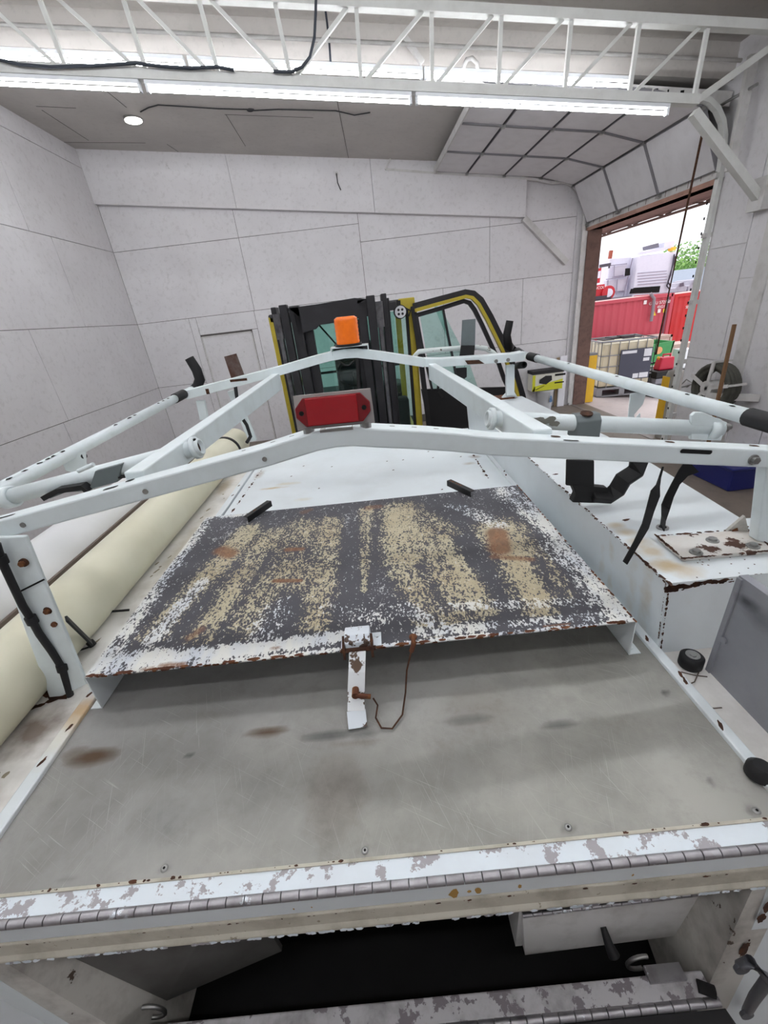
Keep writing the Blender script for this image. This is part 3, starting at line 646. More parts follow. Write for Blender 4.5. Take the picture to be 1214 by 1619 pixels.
# ---- raised cover plate with weathered non-slip coating
ZP = 1.562
PX0, PX1, PY0, PY1 = -.772, .582, .760, 1.628
def streak(p0, p1, w0, w1, s=1.0):
    a = TZ(*p0, ZP); b = TZ(*p1, ZP); k = .00145
    a2 = TZ(p0[0]+w0, p0[1], ZP); b2 = TZ(p1[0]+w1, p1[1], ZP); ra = (a2-a).length*1.12; rb = (b2-b).length*1.12; L2 = (b-a).to_2d().length_squared
    def f(x, y):
        t = ((x-a.x)*(b.x-a.x)+(y-a.y)*(b.y-a.y))/L2; e = 0
        if t < 0: e = -t
        if t > 1: e = t-1
        t = max(0, min(1, t)); d = math.hypot(x-a.x-(b.x-a.x)*t, (y-a.y-(b.y-a.y)*t)); r = ra+(rb-ra)*t
        return s*max(0, min(1, .95*(1.5-d/r))) if d < 1.5*r else 0
    return f
tan_s = [streak((395, 838), (240, 1005), 18, 22, .85), streak((430, 845), (315, 1005), 20, 22, .8), streak((480, 830), (395, 990), 26, 30, .62), streak((520, 825), (500, 985), 18, 26, .75), streak((580, 805), (575, 935), 11, 5, .75),
         streak((636, 808), (640, 880), 30, 34, .9), streak((628, 880), (690, 985), 22, 34, .7), streak((665, 830), (720, 960), 14, 30, .68), streak((700, 850), (765, 965), 12, 24, .8), streak((790, 835), (815, 870), 36, 34, .95), streak((805, 870), (850, 955), 28, 32, .85), streak((655, 810), (720, 840), 20, 14, .6), streak((455, 870), (465, 930), 26, 22, .6),
         streak((860, 880), (905, 950), 14, 16, .5), streak((430, 1010), (600, 1000), 12, 8, .3)]
white_s = [streak((320, 825), (160, 1050), 12, 20, .62), streak((160, 1050), (330, 1035), 22, 16, .9), streak((330, 1035), (545, 1005), 15, 12, .95), streak((330, 815), (400, 812), 12, 6, .8), streak((240, 1010), (320, 920), 16, 10, .65), streak((845, 800), (985, 972), 18, 26, .72), streak((800, 775), (870, 830), 24, 26, .6), streak((660, 1000), (990, 970), 12, 10, .55),
           streak((700, 960), (960, 950), 12, 14, .42), streak((440, 960), (420, 1000), 30, 30, .4), streak((520, 960), (600, 975), 24, 24, .35), streak((720, 800), (790, 830), 16, 16, .5), streak((690, 985), (640, 960), 16, 16, .5), streak((140, 1066), (1000, 983), 5, 5, .8), streak((880, 860), (940, 930), 26, 26, .5)]
rust_s = [streak((786, 842), (790, 868), 16, 17, 1), streak((780, 880), (840, 884), 8, 7, .7), streak((350, 870), (364, 876), 12, 12, .85), streak((435, 918), (475, 918), 5, 4, .9), streak((455, 869), (478, 868), 6, 5, .8), streak((582, 803), (598, 801), 8, 8, .6), streak((300, 1008), (318, 995), 8, 8, .6), streak((255, 1052), (290, 1050), 5, 5, .8), streak((225, 1058), (240, 1056), 4, 4, .7), streak((480, 810), (490, 806), 8, 6, .5), streak((430, 1025), (440, 1024), 4, 4, .7), streak((860, 990), (900, 986), 3, 3, .7)]
s = NT('weathered_nonslip_plate')
fn = s.noise(175, 3, .6, st=(1, .62, 1)); fn2 = s.noise(60, 4, .65, st=(1, .5, 1), seed=4); lw = s.noise(7, 5, .6, st=(1.6, .55, 1), seed=2)
spk = s.math('ADD', s.math('MULTIPLY', fn, .65), s.math('MULTIPLY', fn2, .35))
def cover(attr, k=.20, th=.635):
    a = s.math('ADD', s.attr(attr), s.math('MULTIPLY', s.math('SUBTRACT', lw, .5), 1.5))
    a = s.math('MULTIPLY', a, s.ramp(s.attr(attr), .0, .35))
    return s.ramp(s.math('ADD', spk, s.math('MULTIPLY', a, k)), th-.012, th+.012)
base = s.mix(s.ramp(s.noise(5, 5, .6), .35, .7), hexc('#3f3f45'), hexc('#4b4b51'))
c = s.mix(s.ramp(s.math('ADD', spk, s.math('MULTIPLY', s.math('SUBTRACT', lw, .5), .35)), .585, .61), base, hexc('#9c9ca0'))
tanc = s.mix(s.ramp(s.noise(8, 6, .65, seed=6), .4, .7), hexc('#bab196'), hexc('#ab9c7e'))
c = s.mix(cover('tan'), c, tanc)
c = s.mix(cover('white', .25), c, s.mix(s.ramp(lw, .4, .6), hexc('#c8cdd4'), hexc('#dcdcd6')))
rc = s.mix(s.ramp(fn2, .4, .6), hexc('#8a5a35'), hexc('#6f4526'))
c = s.mix(s.math('MULTIPLY', s.ramp(s.math('ADD', s.attr('rust'), s.math('MULTIPLY', s.math('SUBTRACT', fn2, .5), .8)), .25, .8), .85), c, rc)
s.l(c, s.b.inputs['Base Color']); s.b.inputs['Roughness'].default_value = .6; s.bump(spk, .5, .0012)
cp = grid_mesh('cover_plate', PX0, PX1, PY0, PY1, ZP, 190, 120, {'tan': mx(tan_s), 'white': mx(white_s), 'rust': mx(rust_s)}, s.m, body, .003)
m = MB(); 
for k in range(60):
    x = random.uniform(PX0, PX1); m.blot((x, PY0, ZP-.0015), (0, -1, 0), .004, 2, (1, 0, 0), 0, .0006)
for k in range(50): m.blot((random.uniform(PX0, PX1), PY0+.003, ZP), (0, 0, 1), .004+.003*random.random(), 2.5, (1, 0, 0), 0, .0008)
for k in range(30): m.blot((PX1-.003, random.uniform(PY0, PY1), ZP), (0, 0, 1), .004, 2.5, (0, 1, 0), 0, .0008)
BL(m, 'edge_rust', M_rust, cp)['kind'] = 'stuff'
for sx, x in ((-1, PX0), (1, PX1)):
    mm = MB().box((x-.0015, PY0, ZD+.002), (x+.0015, PY1, ZP-.002)); xo = x+sx*.022 if sx > 0 else x-.018
    xo = x+.03 if sx > 0 else x-.028
    mm.box((x, PY0, ZD+.001), (xo, PY1, ZD+.004)).disc(((x+xo)/2, PY0+.02, ZD+.004), (0, 0, 1), .006, .002, 12)
    BL(mm, 'side_leg', M_bw, cp)
# two small angle clips on the rear edge of the plate
for pts in (((393, 826), (430, 800), (-1)), ((707, 768), (744, 786), 1)):
    a_, b_ = TZ(pts[0][0], pts[0][1], ZP), TZ(pts[1][0], pts[1][1], ZP); d_ = (b_-a_).normalized(); nn = V((d_.y, -d_.x, 0))
    if nn.y > 0: nn = -nn
    mm = MB().bar(a_+V((0, 0, .012)), b_+V((0, 0, .012)), .003, .024).bar(a_-nn*.010+V((0, 0, .024)), b_-nn*.010+V((0, 0, .024)), .022, .003)
    mm.rustline(a_-nn*.01+V((0, 0, .0255)), b_-nn*.01+V((0, 0, .0255)), (0, 0, 1), .006, 12, 1)
    BL(mm, 'angle_clip', [M_black, M_rust], cp)
# latch
Lp = TY(566, 1003, PY0-.002); lx = Lp.x
lat = BL(MB().box((lx-.048, PY0+.004, ZP), (lx+.052, PY0+.05, ZP+.003)).disc((lx+.042, PY0+.04, ZP+.003), (0, 0, 1), .008, .002, 12), 'latch_base', M_flake, cp)
mm = MB().prism([(lx-.036, PY0-.004, ZP+.006), (lx-.036, PY0-.004, ZP+.026), (lx-.036, PY0+.012, ZP+.038), (lx-.036, PY0+.045, ZP+.034), (lx-.036, PY0+.055, ZP+.004)], (.062, 0, 0))
BL(mm, 'hinge_hood', M_flake, lat, bevel=.003)
mm = MB()
for xx in (lx-.042, lx+.026): mm.prism([(xx, PY0-.018, ZP-.012), (xx, PY0-.014, ZP+.018), (xx, PY0+.015, ZP+.034), (xx, PY0+.022, ZP+.002)], (.006, 0, 0))
mm.tube([(lx-.046, PY0-.006, ZP+.006), (lx+.038, PY0-.006, ZP+.006)], .006, 10)
BL(mm, 'hinge_ear', M_rustd, lat)
arm = [TY(567, 1004, .795), TY(566, 1018, .772), TY(565, 1034, .744), TY(564, 1062, .715), TY(563, 1095, .688), TY(563, 1124, .657)]
BL(MB().sweep(arm, .040, .006, (0, -.5, 1)), 'hasp_arm', mat('hasp_flaked_paint', '#e3e6e8', .5, chips='#55402f', chipamt=.53, chipsc=24), lat, bevel=.001)
e_ = V(arm[-1]); BL(MB().bar(e_+V((0, .002, -.001)), TY(566, 1151, .629), .043, .007), 'hasp_tip', MT['flaked_white_paint'], lat)
pn = TY(562, 1095, .682)
BL(MB().tube([pn+V((0, .01, 0)), pn+V((0, -.012, .002))], .0085, 12).tube([pn+V((0, -.01, .002)), pn+V((.035, -.012, -.004))], .0055, 10), 'pin', M_rust, lat)
p0 = pn+V((.036, -.012, -.004)); 
p0 = TY(590, 1104, .678); wire = [p0] + [TY(x, y, yy_) for x, y, yy_ in ((597, 1115, .672), (594, 1135, .645), (603, 1151, .622), (620, 1152, .618), (636, 1130, .648), (641, 1095, .70), (643, 1060, .735), (650, 1030, .752))]
BL(MB().tube(wire, .0022, 6), 'lanyard', M_rustd, lat)
c_ = TZ(653, 1012, ZP)
BL(MB().tube([TZ(653, 1008, ZP)+V((0, 0, .004)), V((c_.x, PY0-.004, ZP+.003)), wire[-1]], .006, 8).disc(TZ(653, 1008, ZP), (0, 0, 1), .010, .004, 12), 'lanyard_end', M_rust, lat)
# ---- storage tubes on the left
M_cream = mat('cream_plastic_tube', '#dedbc4', .42, dirt='#c9c4a6', amt=.6, dsc=3)
M_wtube = mat('white_plastic_tube', '#dedfdf', .42, dirt='#c4c2bd', amt=.5, dsc=3)
m = MB().tube([(-1.03, .25, 1.528), (-1.03, 2.98, 1.528)], .0977, 48); m.tube([(-1.03, 2.72, 1.528), (-1.03, 2.75, 1.528)], .102, 40, 1)
BL(m, 'cream_storage_tube', [M_cream, M_black])
BL(MB().tube([(-1.25, .25, 1.56), (-1.25, 2.98, 1.56)], .112, 48), 'white_storage_tube', M_wtube)
BL(MB().box((-1.141, .3, 1.45), (-1.131, 2.95, 1.592)), 'tube_spacer', mat('taupe_strip', '#6d625a', .8))
BL(MB().box((-1.55, .38, .55), (-1.145, 2.95, ZD-.02)).box((-1.55, .38, .55), (-1.0, 2.95, ZD-.03)), 'left_side_box', M_bw)
# bodywork below
BL(MB().box((-1.0, 1.95, .55), (1.0, 2.98, ZD-.03)), 'front_bulkhead', M_bw)
BL(MB().box((-.45, .9, .35), (-.35, 2.9, .55)).box((.35, .9, .35), (.45, 2.9, .55)).box((-.5, 1.0, 0), (-.3, 1.2, .35)).box((.3, 1.0, 0), (.5, 1.2, .35)).box((-.5, 2.6, 0), (-.3, 2.8, .35)).box((.3, 2.6, 0), (.5, 2.8, .35)), 'mounting_skid', M_dark)
# ---- left post with cable
YP = .84
A = [TY(0-14, 850, YP), TY(40, 848, YP), TY(137, 1082, YP-.02), TY(80, 1110, YP-.02)]
pst = BL(MB().prism(A, (0, .010, 0)), 'rack_post', M_bw2, bevel=.003)
for (x, y) in ((37, 890), (76, 965), (88, 985)):
    c_ = TY(x, y, YP-.008); BL(MB().disc(c_+V((0, .004, 0)), (0, -1, .05), .010, .006, 12, 0).disc(c_, (0, -1, .05), .007, .009, 6, 1), 'rusty_bolt', [M_rustd, M_rust], pst)
BL(MB().bar(TY(32, 935, YP-.01), TY(70, 916, YP-.008), .001, .004), 'weld_seam', M_dark, pst)
P = [TY(x, y, YP-.02) for x, y in ((-6, 860), (2, 885), (18, 920), (36, 958), (50, 980), (62, 1002), (82, 1030), (98, 1055), (104, 1075), (112, 1102))]
m = MB().tube(P, .0085, 10)
for i_ in (1, 4, 7): m.tube([P[i_]-(P[i_+1]-P[i_]).normalized()*.010, P[i_]+(P[i_+1]-P[i_]).normalized()*.010], .0125, 10)
BL(m, 'cable_loom', M_cable, pst)
a_, b_ = TZ(148, 1022, ZD), TY(105, 978, .90)
BL(MB().bar(b_, a_+V((0, 0, .01)), .006, .016).tube([a_+V((0, 0, .004)), a_+V((-.005, .0, .02))], .011, 10), 'cable_tie', M_black)
BL(MB().bar(TZ(111, 1033, ZD), a_+V((0, 0, .003)), .004, .004).tube([TZ(162, 985, ZD)+V((0, 0, .01)), TZ(180, 974, ZD)+V((0, 0, .02)), TZ(206, 968, ZD)+V((0, 0, .01))], .004, 6), 'cable_tie', M_black)
m = MB(); c_ = TZ(92, 1098, ZD); m.rustline(c_+V((-.05, .02, -.005)), c_+V((.02, .0, -.005)), (0, 0, 1), .03, 20, 0); m.rustline(c_+V((-.08, -.05, -.005)), c_+V((.0, -.01, -.005)), (0, 0, 1), .012, 12, 0)
BL(m, 'rust_scab', M_rustd)['kind'] = 'stuff'
# right post
A = [TY(1212, 738, .88), TY(1282, 742, .88), TY(1270, 868, .88), TY(1198, 856, .88)]
BL(MB().prism(A, (0, .03, 0)), 'rack_post', M_bw2, bevel=.003)
g1, g2 = TZ(1146, 843, ZB), TZ(1185, 846, ZB)
BL(MB().prism([g1, g2, TY(1178, 816, g2.y)], (0, .008, 0)).blot(g1.lerp(g2, .5)+V((0, -.001, .012)), (0, -1, 0), .02, 1.5, (1, 0, 0), 1), 'gusset', [MT['dirty_white_jamb'], M_rust])
# ---- near arch
YA = .86
pts = [(-60, 868), (0, 853), (228, 791), (420, 739), (468, 724), (500, 714), (530, 708), (560, 706), (600, 708.5), (660, 711), (720, 715), (780, 721), (1000, 731), (1214, 740), (1290, 744)]
low = [TY(x, y, YA) for x, y in pts]
hts = .042
ctr = [p+V((0, .026, hts/2)) for p in low]
na = BL(MB().sweep(ctr, .052, hts, (0, 0, 1)), 'rear_arch_bar', M_bw2, bevel=.004)
def arch_pt(x_, top=True, f=.5):
    for a_, b_ in zip(ctr, ctr[1:]):
        if a_.x <= x_ <= b_.x:
            t_ = (x_-a_.x)/(b_.x-a_.x); p = a_.lerp(b_, t_); d_ = (b_-a_).normalized()
            return (p+V((0, (f-.5)*.052, hts/2+.0005)) if top else p+V((0, -.0265, (f-.5)*hts))), d_
    return ctr[0], V((1, 0, 0))
m = MB()
def slot(x_, L_, w_, top, f=.5, mi=0):
    p, d_ = arch_pt(x_, top, f); n_ = V((0, 0, 1)) if top else V((0, -1, 0)); n_ = (n_-d_*n_.dot(d_)).normalized(); sd = d_.cross(n_); vs = []
    for k in range(16):
        an = 2*math.pi*k/16; cx_ = math.cos(an); vs.append(p+d_*((L_/2-w_/2)*(1 if cx_ > 0 else -1)+cx_*w_/2)+sd*(math.sin(an)*w_/2)+n_*.0006)
    m.add(vs, [tuple(range(16))], mi)
for (px, py, L_, w_, top, f, mi) in ((12, 828, .055, .011, True, .4, 0), (178, 777, .036, .013, True, .35, 0), (198, 763, .022, .014, True, .75, 0), (383, 709, .010, .004, True, .5, 0), (430, 698, .012, .004, True, .5, 0), (460, 688, .012, .004, True, .5, 0), (620, 673, .012, .004, True, .5, 0), (655, 676, .012, .004, True, .5, 0), (690, 677, .012, .004, True, .5, 0),
    (882, 687, .022, .014, True, .6, 1), (897, 700, .035, .006, True, .08, 0), (1065, 696, .022, .012, True, .6, 1), (1090, 710, .075, .010, False, .75, 0), (1200, 703, .022, .012, True, .6, 1)):
    slot(TY(px, py, YA+.02).x, L_, w_, top, f, mi)
BL(m, 'slot', [M_dark, M_rustd], na)
for (px, py, r_) in ((232, 781, .006), (40, 835, .006), (1190, 727, .012), (419, 728, .005)):
    c_, d_ = arch_pt(TY(px, py, YA).x, False, .45); m = MB().disc(c_, (0, -1, 0), r_, .003, 14)
    if r_ > .01: m.disc(c_+V((0, -.003, 0)), (0, -1, 0), r_*.75, .008, 6)
    BL(m, 'bolt', M_steel, na)
# red marker light on its bracket
c_, d_ = arch_pt(TY(530, 690, YA+.02).x, True, .3); mc = TY(528, 648, YA+.01)
tl = V((math.cos(math.radians(-1.5)), 0, math.sin(math.radians(1.5))))
ux = (TY(588, 640, YA)-TY(470, 652, YA)).normalized(); nb_ = V((0, -1, .12)).normalized(); uz = nb_.cross(ux)*-1
uz = ux.cross(nb_); uz = uz if uz.z > 0 else -uz
def mk(u, w, o=0): return mc+ux*u+uz*w+nb_*o
S_ = .00128
m = MB(); pr_ = [mk(-.082, -.035), mk(.082, -.035), mk(.080, .036), mk(-.080, .036)]
m.prism(pr_, -nb_*.002)
ml = BL(m, 'marker_light', mat('galvanised_bracket', '#a9a5a3', .5, .3), bevel=.001)
M_red = mat('red_lens', '#a3101c', .22, dirt='#7d0610', amt=.4); M_redd = mat('dark_red_lens_end', '#7c0812', .25)
def octa(u0, u1, w0, w1, cl, cr): return [(u0+cl, w0), (u1-cr, w0), (u1, w0+cr*1.1), (u1, w1-cr*1.1), (u1-cr, w1), (u0+cl, w1), (u0, w1-cl*1.1), (u0, w0+cl*1.1)]
oc = octa(-.078, .076, -.028, .030, .018, .018)
m = MB().prism([mk(u, w, .001) for u, w in oc], nb_*.012, 1).prism([mk(u, w, .012) for u, w in ((-.055, -.026), (.050, -.026), (.050, .028), (-.055, .028))], nb_*.008, 0)
for u in (-.033, -.012, .008, .026): m.tube([mk(u, .004, .0195), mk(u, .004, .0215)], .0075, 16, 0)
for u in (-.066, .063): m.disc(mk(u, 0, .013), nb_, .005, .001, 12, 2)
me_ = MB(); me_.v, me_.f, me_.mi, me_.sm = m.v, m.f, m.mi, m.sm
BL(me_, 'marker_lens', [M_red, M_redd, M_dark], ml, bevel=.0015)
m = MB()
for u in (-.060, .062): q_ = mk(u, -.036, -.002); m.tube([q_+V((0, .006, -.012)), q_+V((0, .006, .004))], .012, 12)
m.bar(mk(-.035, -.040, -.004), mk(.035, -.040, -.004), .02, .005)
BL(m, 'light_spacer', M_steel, ml)
# ---- far arch
YFA = 2.80
pf = [TY(x, y, YFA) for x, y in ((294, 632), (442, 594), (500, 577), (523, 571), (545, 567), (565, 566), (600, 570), (672, 581))]
fa = BL(MB().sweep([p+V((0, .03, .028)) for p in pf], .06, .055, (0, 0, 1)), 'front_arch_bar', M_bw2, bevel=.004)
pr2 = [TY(x, y, YFA-.02) for x, y in ((672, 581), (700, 581), (760, 577), (813, 573), (830, 570))]
m = MB().sweep([p+V((0, .05, .028)) for p in pr2], .10, .05, (0, 0, 1))
BL(m, 'front_arch_extension', M_bw2, bevel=.004)
m = MB()
for (x, y, w, h_) in ((377, 601, 26, 3.5), (328, 619, 5, 8), (30, 30, 1, 1)): 
    if x > 50: c_ = TY(x, y, YFA-.002); m.box(c_-V((w*.0021, 0, h_*.0021)), c_+V((w*.0021, .002, h_*.0021)))
c_ = TY(750, 573, YFA-.022); m.prism([TY(735, 570, YFA-.022), TY(757, 569, YFA-.022), TY(766, 575, YFA-.022), TY(739, 576, YFA-.022)], (0, -.002, 0))
BL(m, 'slot', M_rustd, fa)
m = MB()
for x, y in ((784, 571), (803, 569)): m.disc(TY(x, y, YFA-.022), (0, -1, 0), .012, .006, 10)
BL(m, 'bolt', M_steel, fa)
# beacon
bc = TY(551, 545, YFA+.03)
bm = MB().box(bc+V((-.115, -.05, -.012)), bc+V((.125, .06, -.006))).box(bc+V((-.115, -.05, -.055)), bc+V((-.108, .0, -.006))).box(bc+V((.118, -.05, -.06)), bc+V((.125, .0, -.006))).box(bc+V((-.10, .0, -.05)), bc+V((.09, .01, -.015)), 1)
be = BL(bm, 'beacon_light', [M_bw2, M_black])
M_amb = mat('amber_lens', '#e87208', .25, dirt='#b84f04', amt=.4, dsc=14, emit=('#d85f04', .12), coat=.4)
hb_ = .155
BL(MB().tube([bc+V((0, 0, -.006)), bc+V((0, 0, .008))], .085, 32), 'beacon_base', M_black, be)
P = []; R_ = []
for i_ in range(15):
    t_ = i_/14; P.append(bc+V((0, 0, .008+hb_*t_))); R_.append((.0745 if i_ % 2 else .0715) if 0 < i_ < 13 else (.072 if i_ < 14 else .055))
BL(MB().tube([p for p in P], R_, 32), 'beacon_lens', M_amb, be)
# ---- longitudinal bars
def dbar(f_, n_, nm, w=.055, h_=.075):
    return BL(MB().bar(f_, n_, w, h_), nm, M_bw2, bevel=.004)
def lbar(near, far, side, nm):
    n_ = TY(*near, .915); f_ = TY(*far, YFA); o = V((side*.045, 0, 0)); dn, df = V((0, 0, -.058)), V((0, 0, -.10))
    return BL(MB().hexa([n_+dn, n_+o+dn, f_+o+df, f_+df], [n_, n_+o, f_+o, f_]), nm, M_bw2, bevel=.004)
db1 = lbar((225, 744), (441, 590), -1, 'left_lengthwise_bar')
db2 = lbar((843, 680), (677, 575), 1, 'right_lengthwise_bar')
# cross tubes through the lengthwise bars with open stubs
def openpipe(a_, b_, r_, nm, par=body, fl=None):
    m = MB().pipe(a_, b_, r_, r_*.8); d9 = (V(b_)-V(a_)).normalized(); m.disc(V(a_)+d9*.012, d9, r_*.82, .002, 18, 1)
    if fl is not None: d_ = (V(b_)-V(a_)).normalized(); c_ = V(a_)+d_*fl; m.pipe(c_, c_+d_*.012, r_*1.35, r_*.95)
    return BL(m, nm, [M_bw2, M_rustd], par)
YX = 1.17
a_ = TY(318, 706, YX); b_ = TY(10, 787, YX); d_ = (b_-a_).normalized(); ctl = openpipe(a_, b_+d_*.06, .0235, 'left_cross_tube', body, .010)
m = MB().pipe(b_-d_*.024, b_+d_*.006, .033, .022); BL(m, 'collar', M_bw2, ctl)
BL(MB().disc(a_-d_*-.012+V((0, -.004, .021)), (0, 0, 1), .005, .006, 8), 'tube_pin', M_dark, ctl)
a2 = TY(769, 662, YX); b2 = TY(1118, 678, YX); d2 = (b2-a2).normalized(); ctr_ = openpipe(a2, b2+d2*.04, .0235, 'right_cross_tube', body, .008)
m = MB().pipe(b2-d2*.005, b2+d2*.024, .032, .022); BL(m, 'collar', M_bw2, ctr_)
m = MB()
for (x, y) in ((850, 664), (862, 666), (870, 663), (877, 670)): c_ = TY(x, y, YX-.024); m.blot(c_, (0, -1, .2), .011, 1.8, (1, 0, 0), 0, .001)
BL(m, 'chipped_patch', mat('grey_primer', '#77776f', .6), ctr_)
# brackets and clamps
c_ = TY(925, 670, YX); m = MB()
m.prism([c_+V((-.037, y_*1.22, z_*1.22)) for y_, z_ in ((-.024, -.03), (-.024, .012), (-.012, .026), (.012, .026), (.024, .012), (.024, -.03))], (.070, 0, 0))
cl = BL(m, 'tube_saddle', mat('grey_rubber_pad', '#6e7779', .6, dirt='#4a5252', amt=.6, chips='#5b3a28', chipamt=.70, chipsc=18), ctr_, bevel=.003)
BL(MB().disc(c_+V((-.005, -.01, .031)), (0, -.2, 1), .017, .004, 14), 'saddle_bolt', M_rustd, ctr_)
m = MB().prism([TY(1092, 695, YX-.02), TY(1094, 657, YX-.02), TY(1100, 652, YX-.02), TY(1112, 652, YX-.02), TY(1150, 668, YX-.02), TY(1140, 697, YX-.02)], (0, .012, 0))
BL(m, 'pivot_bracket', M_bw2, bevel=.002)
c_ = TY(1143, 676, YX); BL(MB().tube([c_+V((-.02, 0, 0)), c_+V((.012, 0, 0))], .014, 6).tube([c_+V((.010, 0, 0)), c_+V((.022, 0, 0))], .008, 8), 'pivot_bolt', M_steel)
# left clamp pieces
m = MB().prism([TY(140, 775, YX-.03), TY(150, 745, YX-.03), TY(193, 733, YX-.03), TY(186, 762, YX-.03)], (0, .05, 0)); m.sweep([TY(80, 783, YX-.01), TY(105, 773, YX-.01), TY(135, 771, YX-.01)], .024, .014)
BL(m, 'tube_saddle', MT['grey_rubber_pad'], ctl, bevel=.002)
BL(MB().sweep([TY(72, 786, YX-.035), TY(95, 774, YX-.035), TY(133, 768, YX-.035), TY(142, 776, YX-.035)], .03, .014).box(TY(186, 754, YX-.03), TY(212, 746, YX+.02)), 'black_pad', M_black, ctl)
BL(MB().tube([TY(124, 745, 1.1), TY(148, 734, 1.1)], .006, 10), 'peg', M_bw2, ctl)
# ---- outer side rails (round tubes running front to back)
def siderail(x_, nearpx, farpx, r_, nm, coly, bend, z_off=0):
    a_ = TX(*nearpx, x_); b_ = TX(*farpx, x_)
    rl = BL(MB().pipe(a_+(a_-b_).normalized()*(.5 if x_ < 0 else .12), b_, r_, r_*.8), nm, M_bw2)
    return rl, a_, b_
XRr, XLr = 1.12, -1.22
rl, a_, b_ = siderail(XRr, (1175, 657), (825, 560), .0235, 'right_side_rail', 0, 0)
dd = (b_-a_).normalized()
BL(MB().tube([a_+dd*-.02, a_-dd*.2], .0275, 18), 'rubber_grip', M_black, rl)
BL(MB().tube([b_-dd*.16, b_-dd*.30], .028, 18), 'rubber_collar', M_black, rl)
BL(MB().tube([b_+dd*.0, TX(818, 556, XRr), TX(808, 551, XRr+.02), TY(803, 545, b_.y+.06), TY(801, 530, b_.y+.06), TY(806, 507, b_.y+.06)], [.027, .03, .032, .032, .029, .026], 14), 'bent_end', M_black, rl)
BL(MB().pipe(TY(818, 578, 2.95), TY(828, 577, 2.80), .022, .017), 'socket_tube', M_black, rl)
m = MB()
hk = TX(1010, 620, XRr)
for sgn in (1,):
    hp = [(-.045, .0), (.045, .0), (.035, -.06), (.01, -.085), (-.005, -.10), (.005, -.125), (.03, -.10), (.035, -.12), (.02, -.16), (-.04, -.16), (-.035, -.11)]
    m.prism([hk+V((u*.95, u*.3, w*.95)) for u, w in hp], (0, .006, 0))
BL(m, 'drop_hook', M_bw2, rl)
rl2, a2_, b2_ = siderail(XLr, (5, 772), (292, 622), .0235, 'left_side_rail', 0, 0)
dd2 = (b2_-a2_).normalized()
BL(MB().tube([b2_-dd2*.02, b2_-dd2*.16], .029, 18), 'rubber_collar', M_black, rl2)
BL(MB().pipe(b2_, TY(305, 616, b2_.y+.1), .0235, .019), 'rail_tip', M_bw2, rl2)
BL(MB().tube([TY(303, 618, b2_.y+.10), TY(312, 611, b2_.y+.12), TY(316, 600, b2_.y+.12), TY(311, 585, b2_.y+.12), TY(299, 566, b2_.y+.12)], [.026, .032, .034, .033, .030], 14), 'bent_end', M_black, rl2)
hk = TX(110, 722, XLr); m = MB()
hp = [(-.03, .0), (.055, .01), (.04, -.04), (.055, -.07), (.03, -.115), (.01, -.11), (.0, -.075), (-.03, -.05)]
m.prism([hk+V((u*.9, u*.5, w)) for u, w in hp], (0, .006, 0)).disc(hk+V((.03, .03, -.01)), (1, -.5, 0), .012, .01, 10, 1)
BL(m, 'drop_hook', [M_bw2, M_black], rl2)
m = MB()
for k in range(16):
    t_ = random.random(); c_ = a2_.lerp(b2_, t_); m.blot(c_+V((.010, 0, .0215)), (.3, 0, 1), .006, 3, dd2, 0, .001)
BL(m, 'paint_chip', M_dark, rl2)['kind'] = 'stuff'
m = MB()
for t_ in (.02, .12, .35, .6): c_ = a_.lerp(b_, t_); m.blot(c_+V((-.010, 0, .0215)), (-.3, 0, 1), .005, 3, dd, 0, .001)
BL(m, 'paint_chip', M_dark, rl)['kind'] = 'stuff'
# front arch posts
for (xa_, ya_, xb_, yb_, dep) in ((806, 577, 806, 625, 2.86), (317, 633, 321, 652, 2.86), (366, 617, 388, 668, 2.9)):
    a3 = TY(xa_, ya_, dep); b3 = TY(xb_, yb_, dep)
    if yb_ < 660: b3 = b3
    BL(MB().bar(b3+(b3-a3)*(.0 if xa_ > 500 else .6), a3, .055, .03, (0, 1, 0)), 'rack_post', M_bw2, bevel=.003)
b3 = TY(806, 628, 2.86); BL(MB().prism([b3+V((-.05, 0, 0)), b3+V((.05, 0, 0)), b3+V((.02, 0, .05)), b3+V((-.0, 0, .05))], (0, .03, 0)).box(b3+V((-.26, -.01, -.012)), b3+V((.03, .10, 0)), 1), 'post_foot', [M_bw2, M_rust])
a3 = TY(372, 625, 2.82); b3 = TY(392, 690, 2.82); 
BL(MB().tube([TY(372, 610, 2.82), TY(374, 626, 2.8), TY(382, 660, 2.8), TY(390, 672, 2.8), TY(396, 690, 2.8), TY(390, 700, 2.8)], .012, 8), 'front_cable_loom', M_cable)
# upright pads on the front arch
def pad(pts, dep, mats, nm, th=.012):
    P = [TY(x, y, dep) for x, y in pts]; return BL(MB().prism(P, (0, th, 0)), nm, mats, fa, bevel=.002)
pad(((731, 506), (752, 504), (751, 546), (729, 546)), 2.90, MT['grey_rubber_pad'], 'upright_pad')
pad(((729, 546), (751, 546), (749, 568), (726, 567)), 2.90, M_black, 'upright_pad')
pad(((721, 582), (738, 581), (738, 596), (734, 599), (722, 594)), 2.86, M_black, 'upright_pad')
pad(((354, 564), (373, 559), (387, 596), (366, 600)), 2.90, mat('rusty_rubber_pad', '#4a2c20', .7, dirt='#8d8a86', amt=.7, dsc=9), 'upright_pad')
# handle loop behind the arch
Ph = [TY(x, y, 3.0) for x, y in ((658, 572), (656, 562), (662, 556), (680, 554), (730, 550), (752, 549), (768, 551), (780, 558), (788, 566))]
BL(MB().tube(Ph, .016, 12), 'handle_loop', mat('chipped_handle_paint', '#cfd8d6', .45, chips='#6b665c', chipamt=.60, chipsc=20), fa)
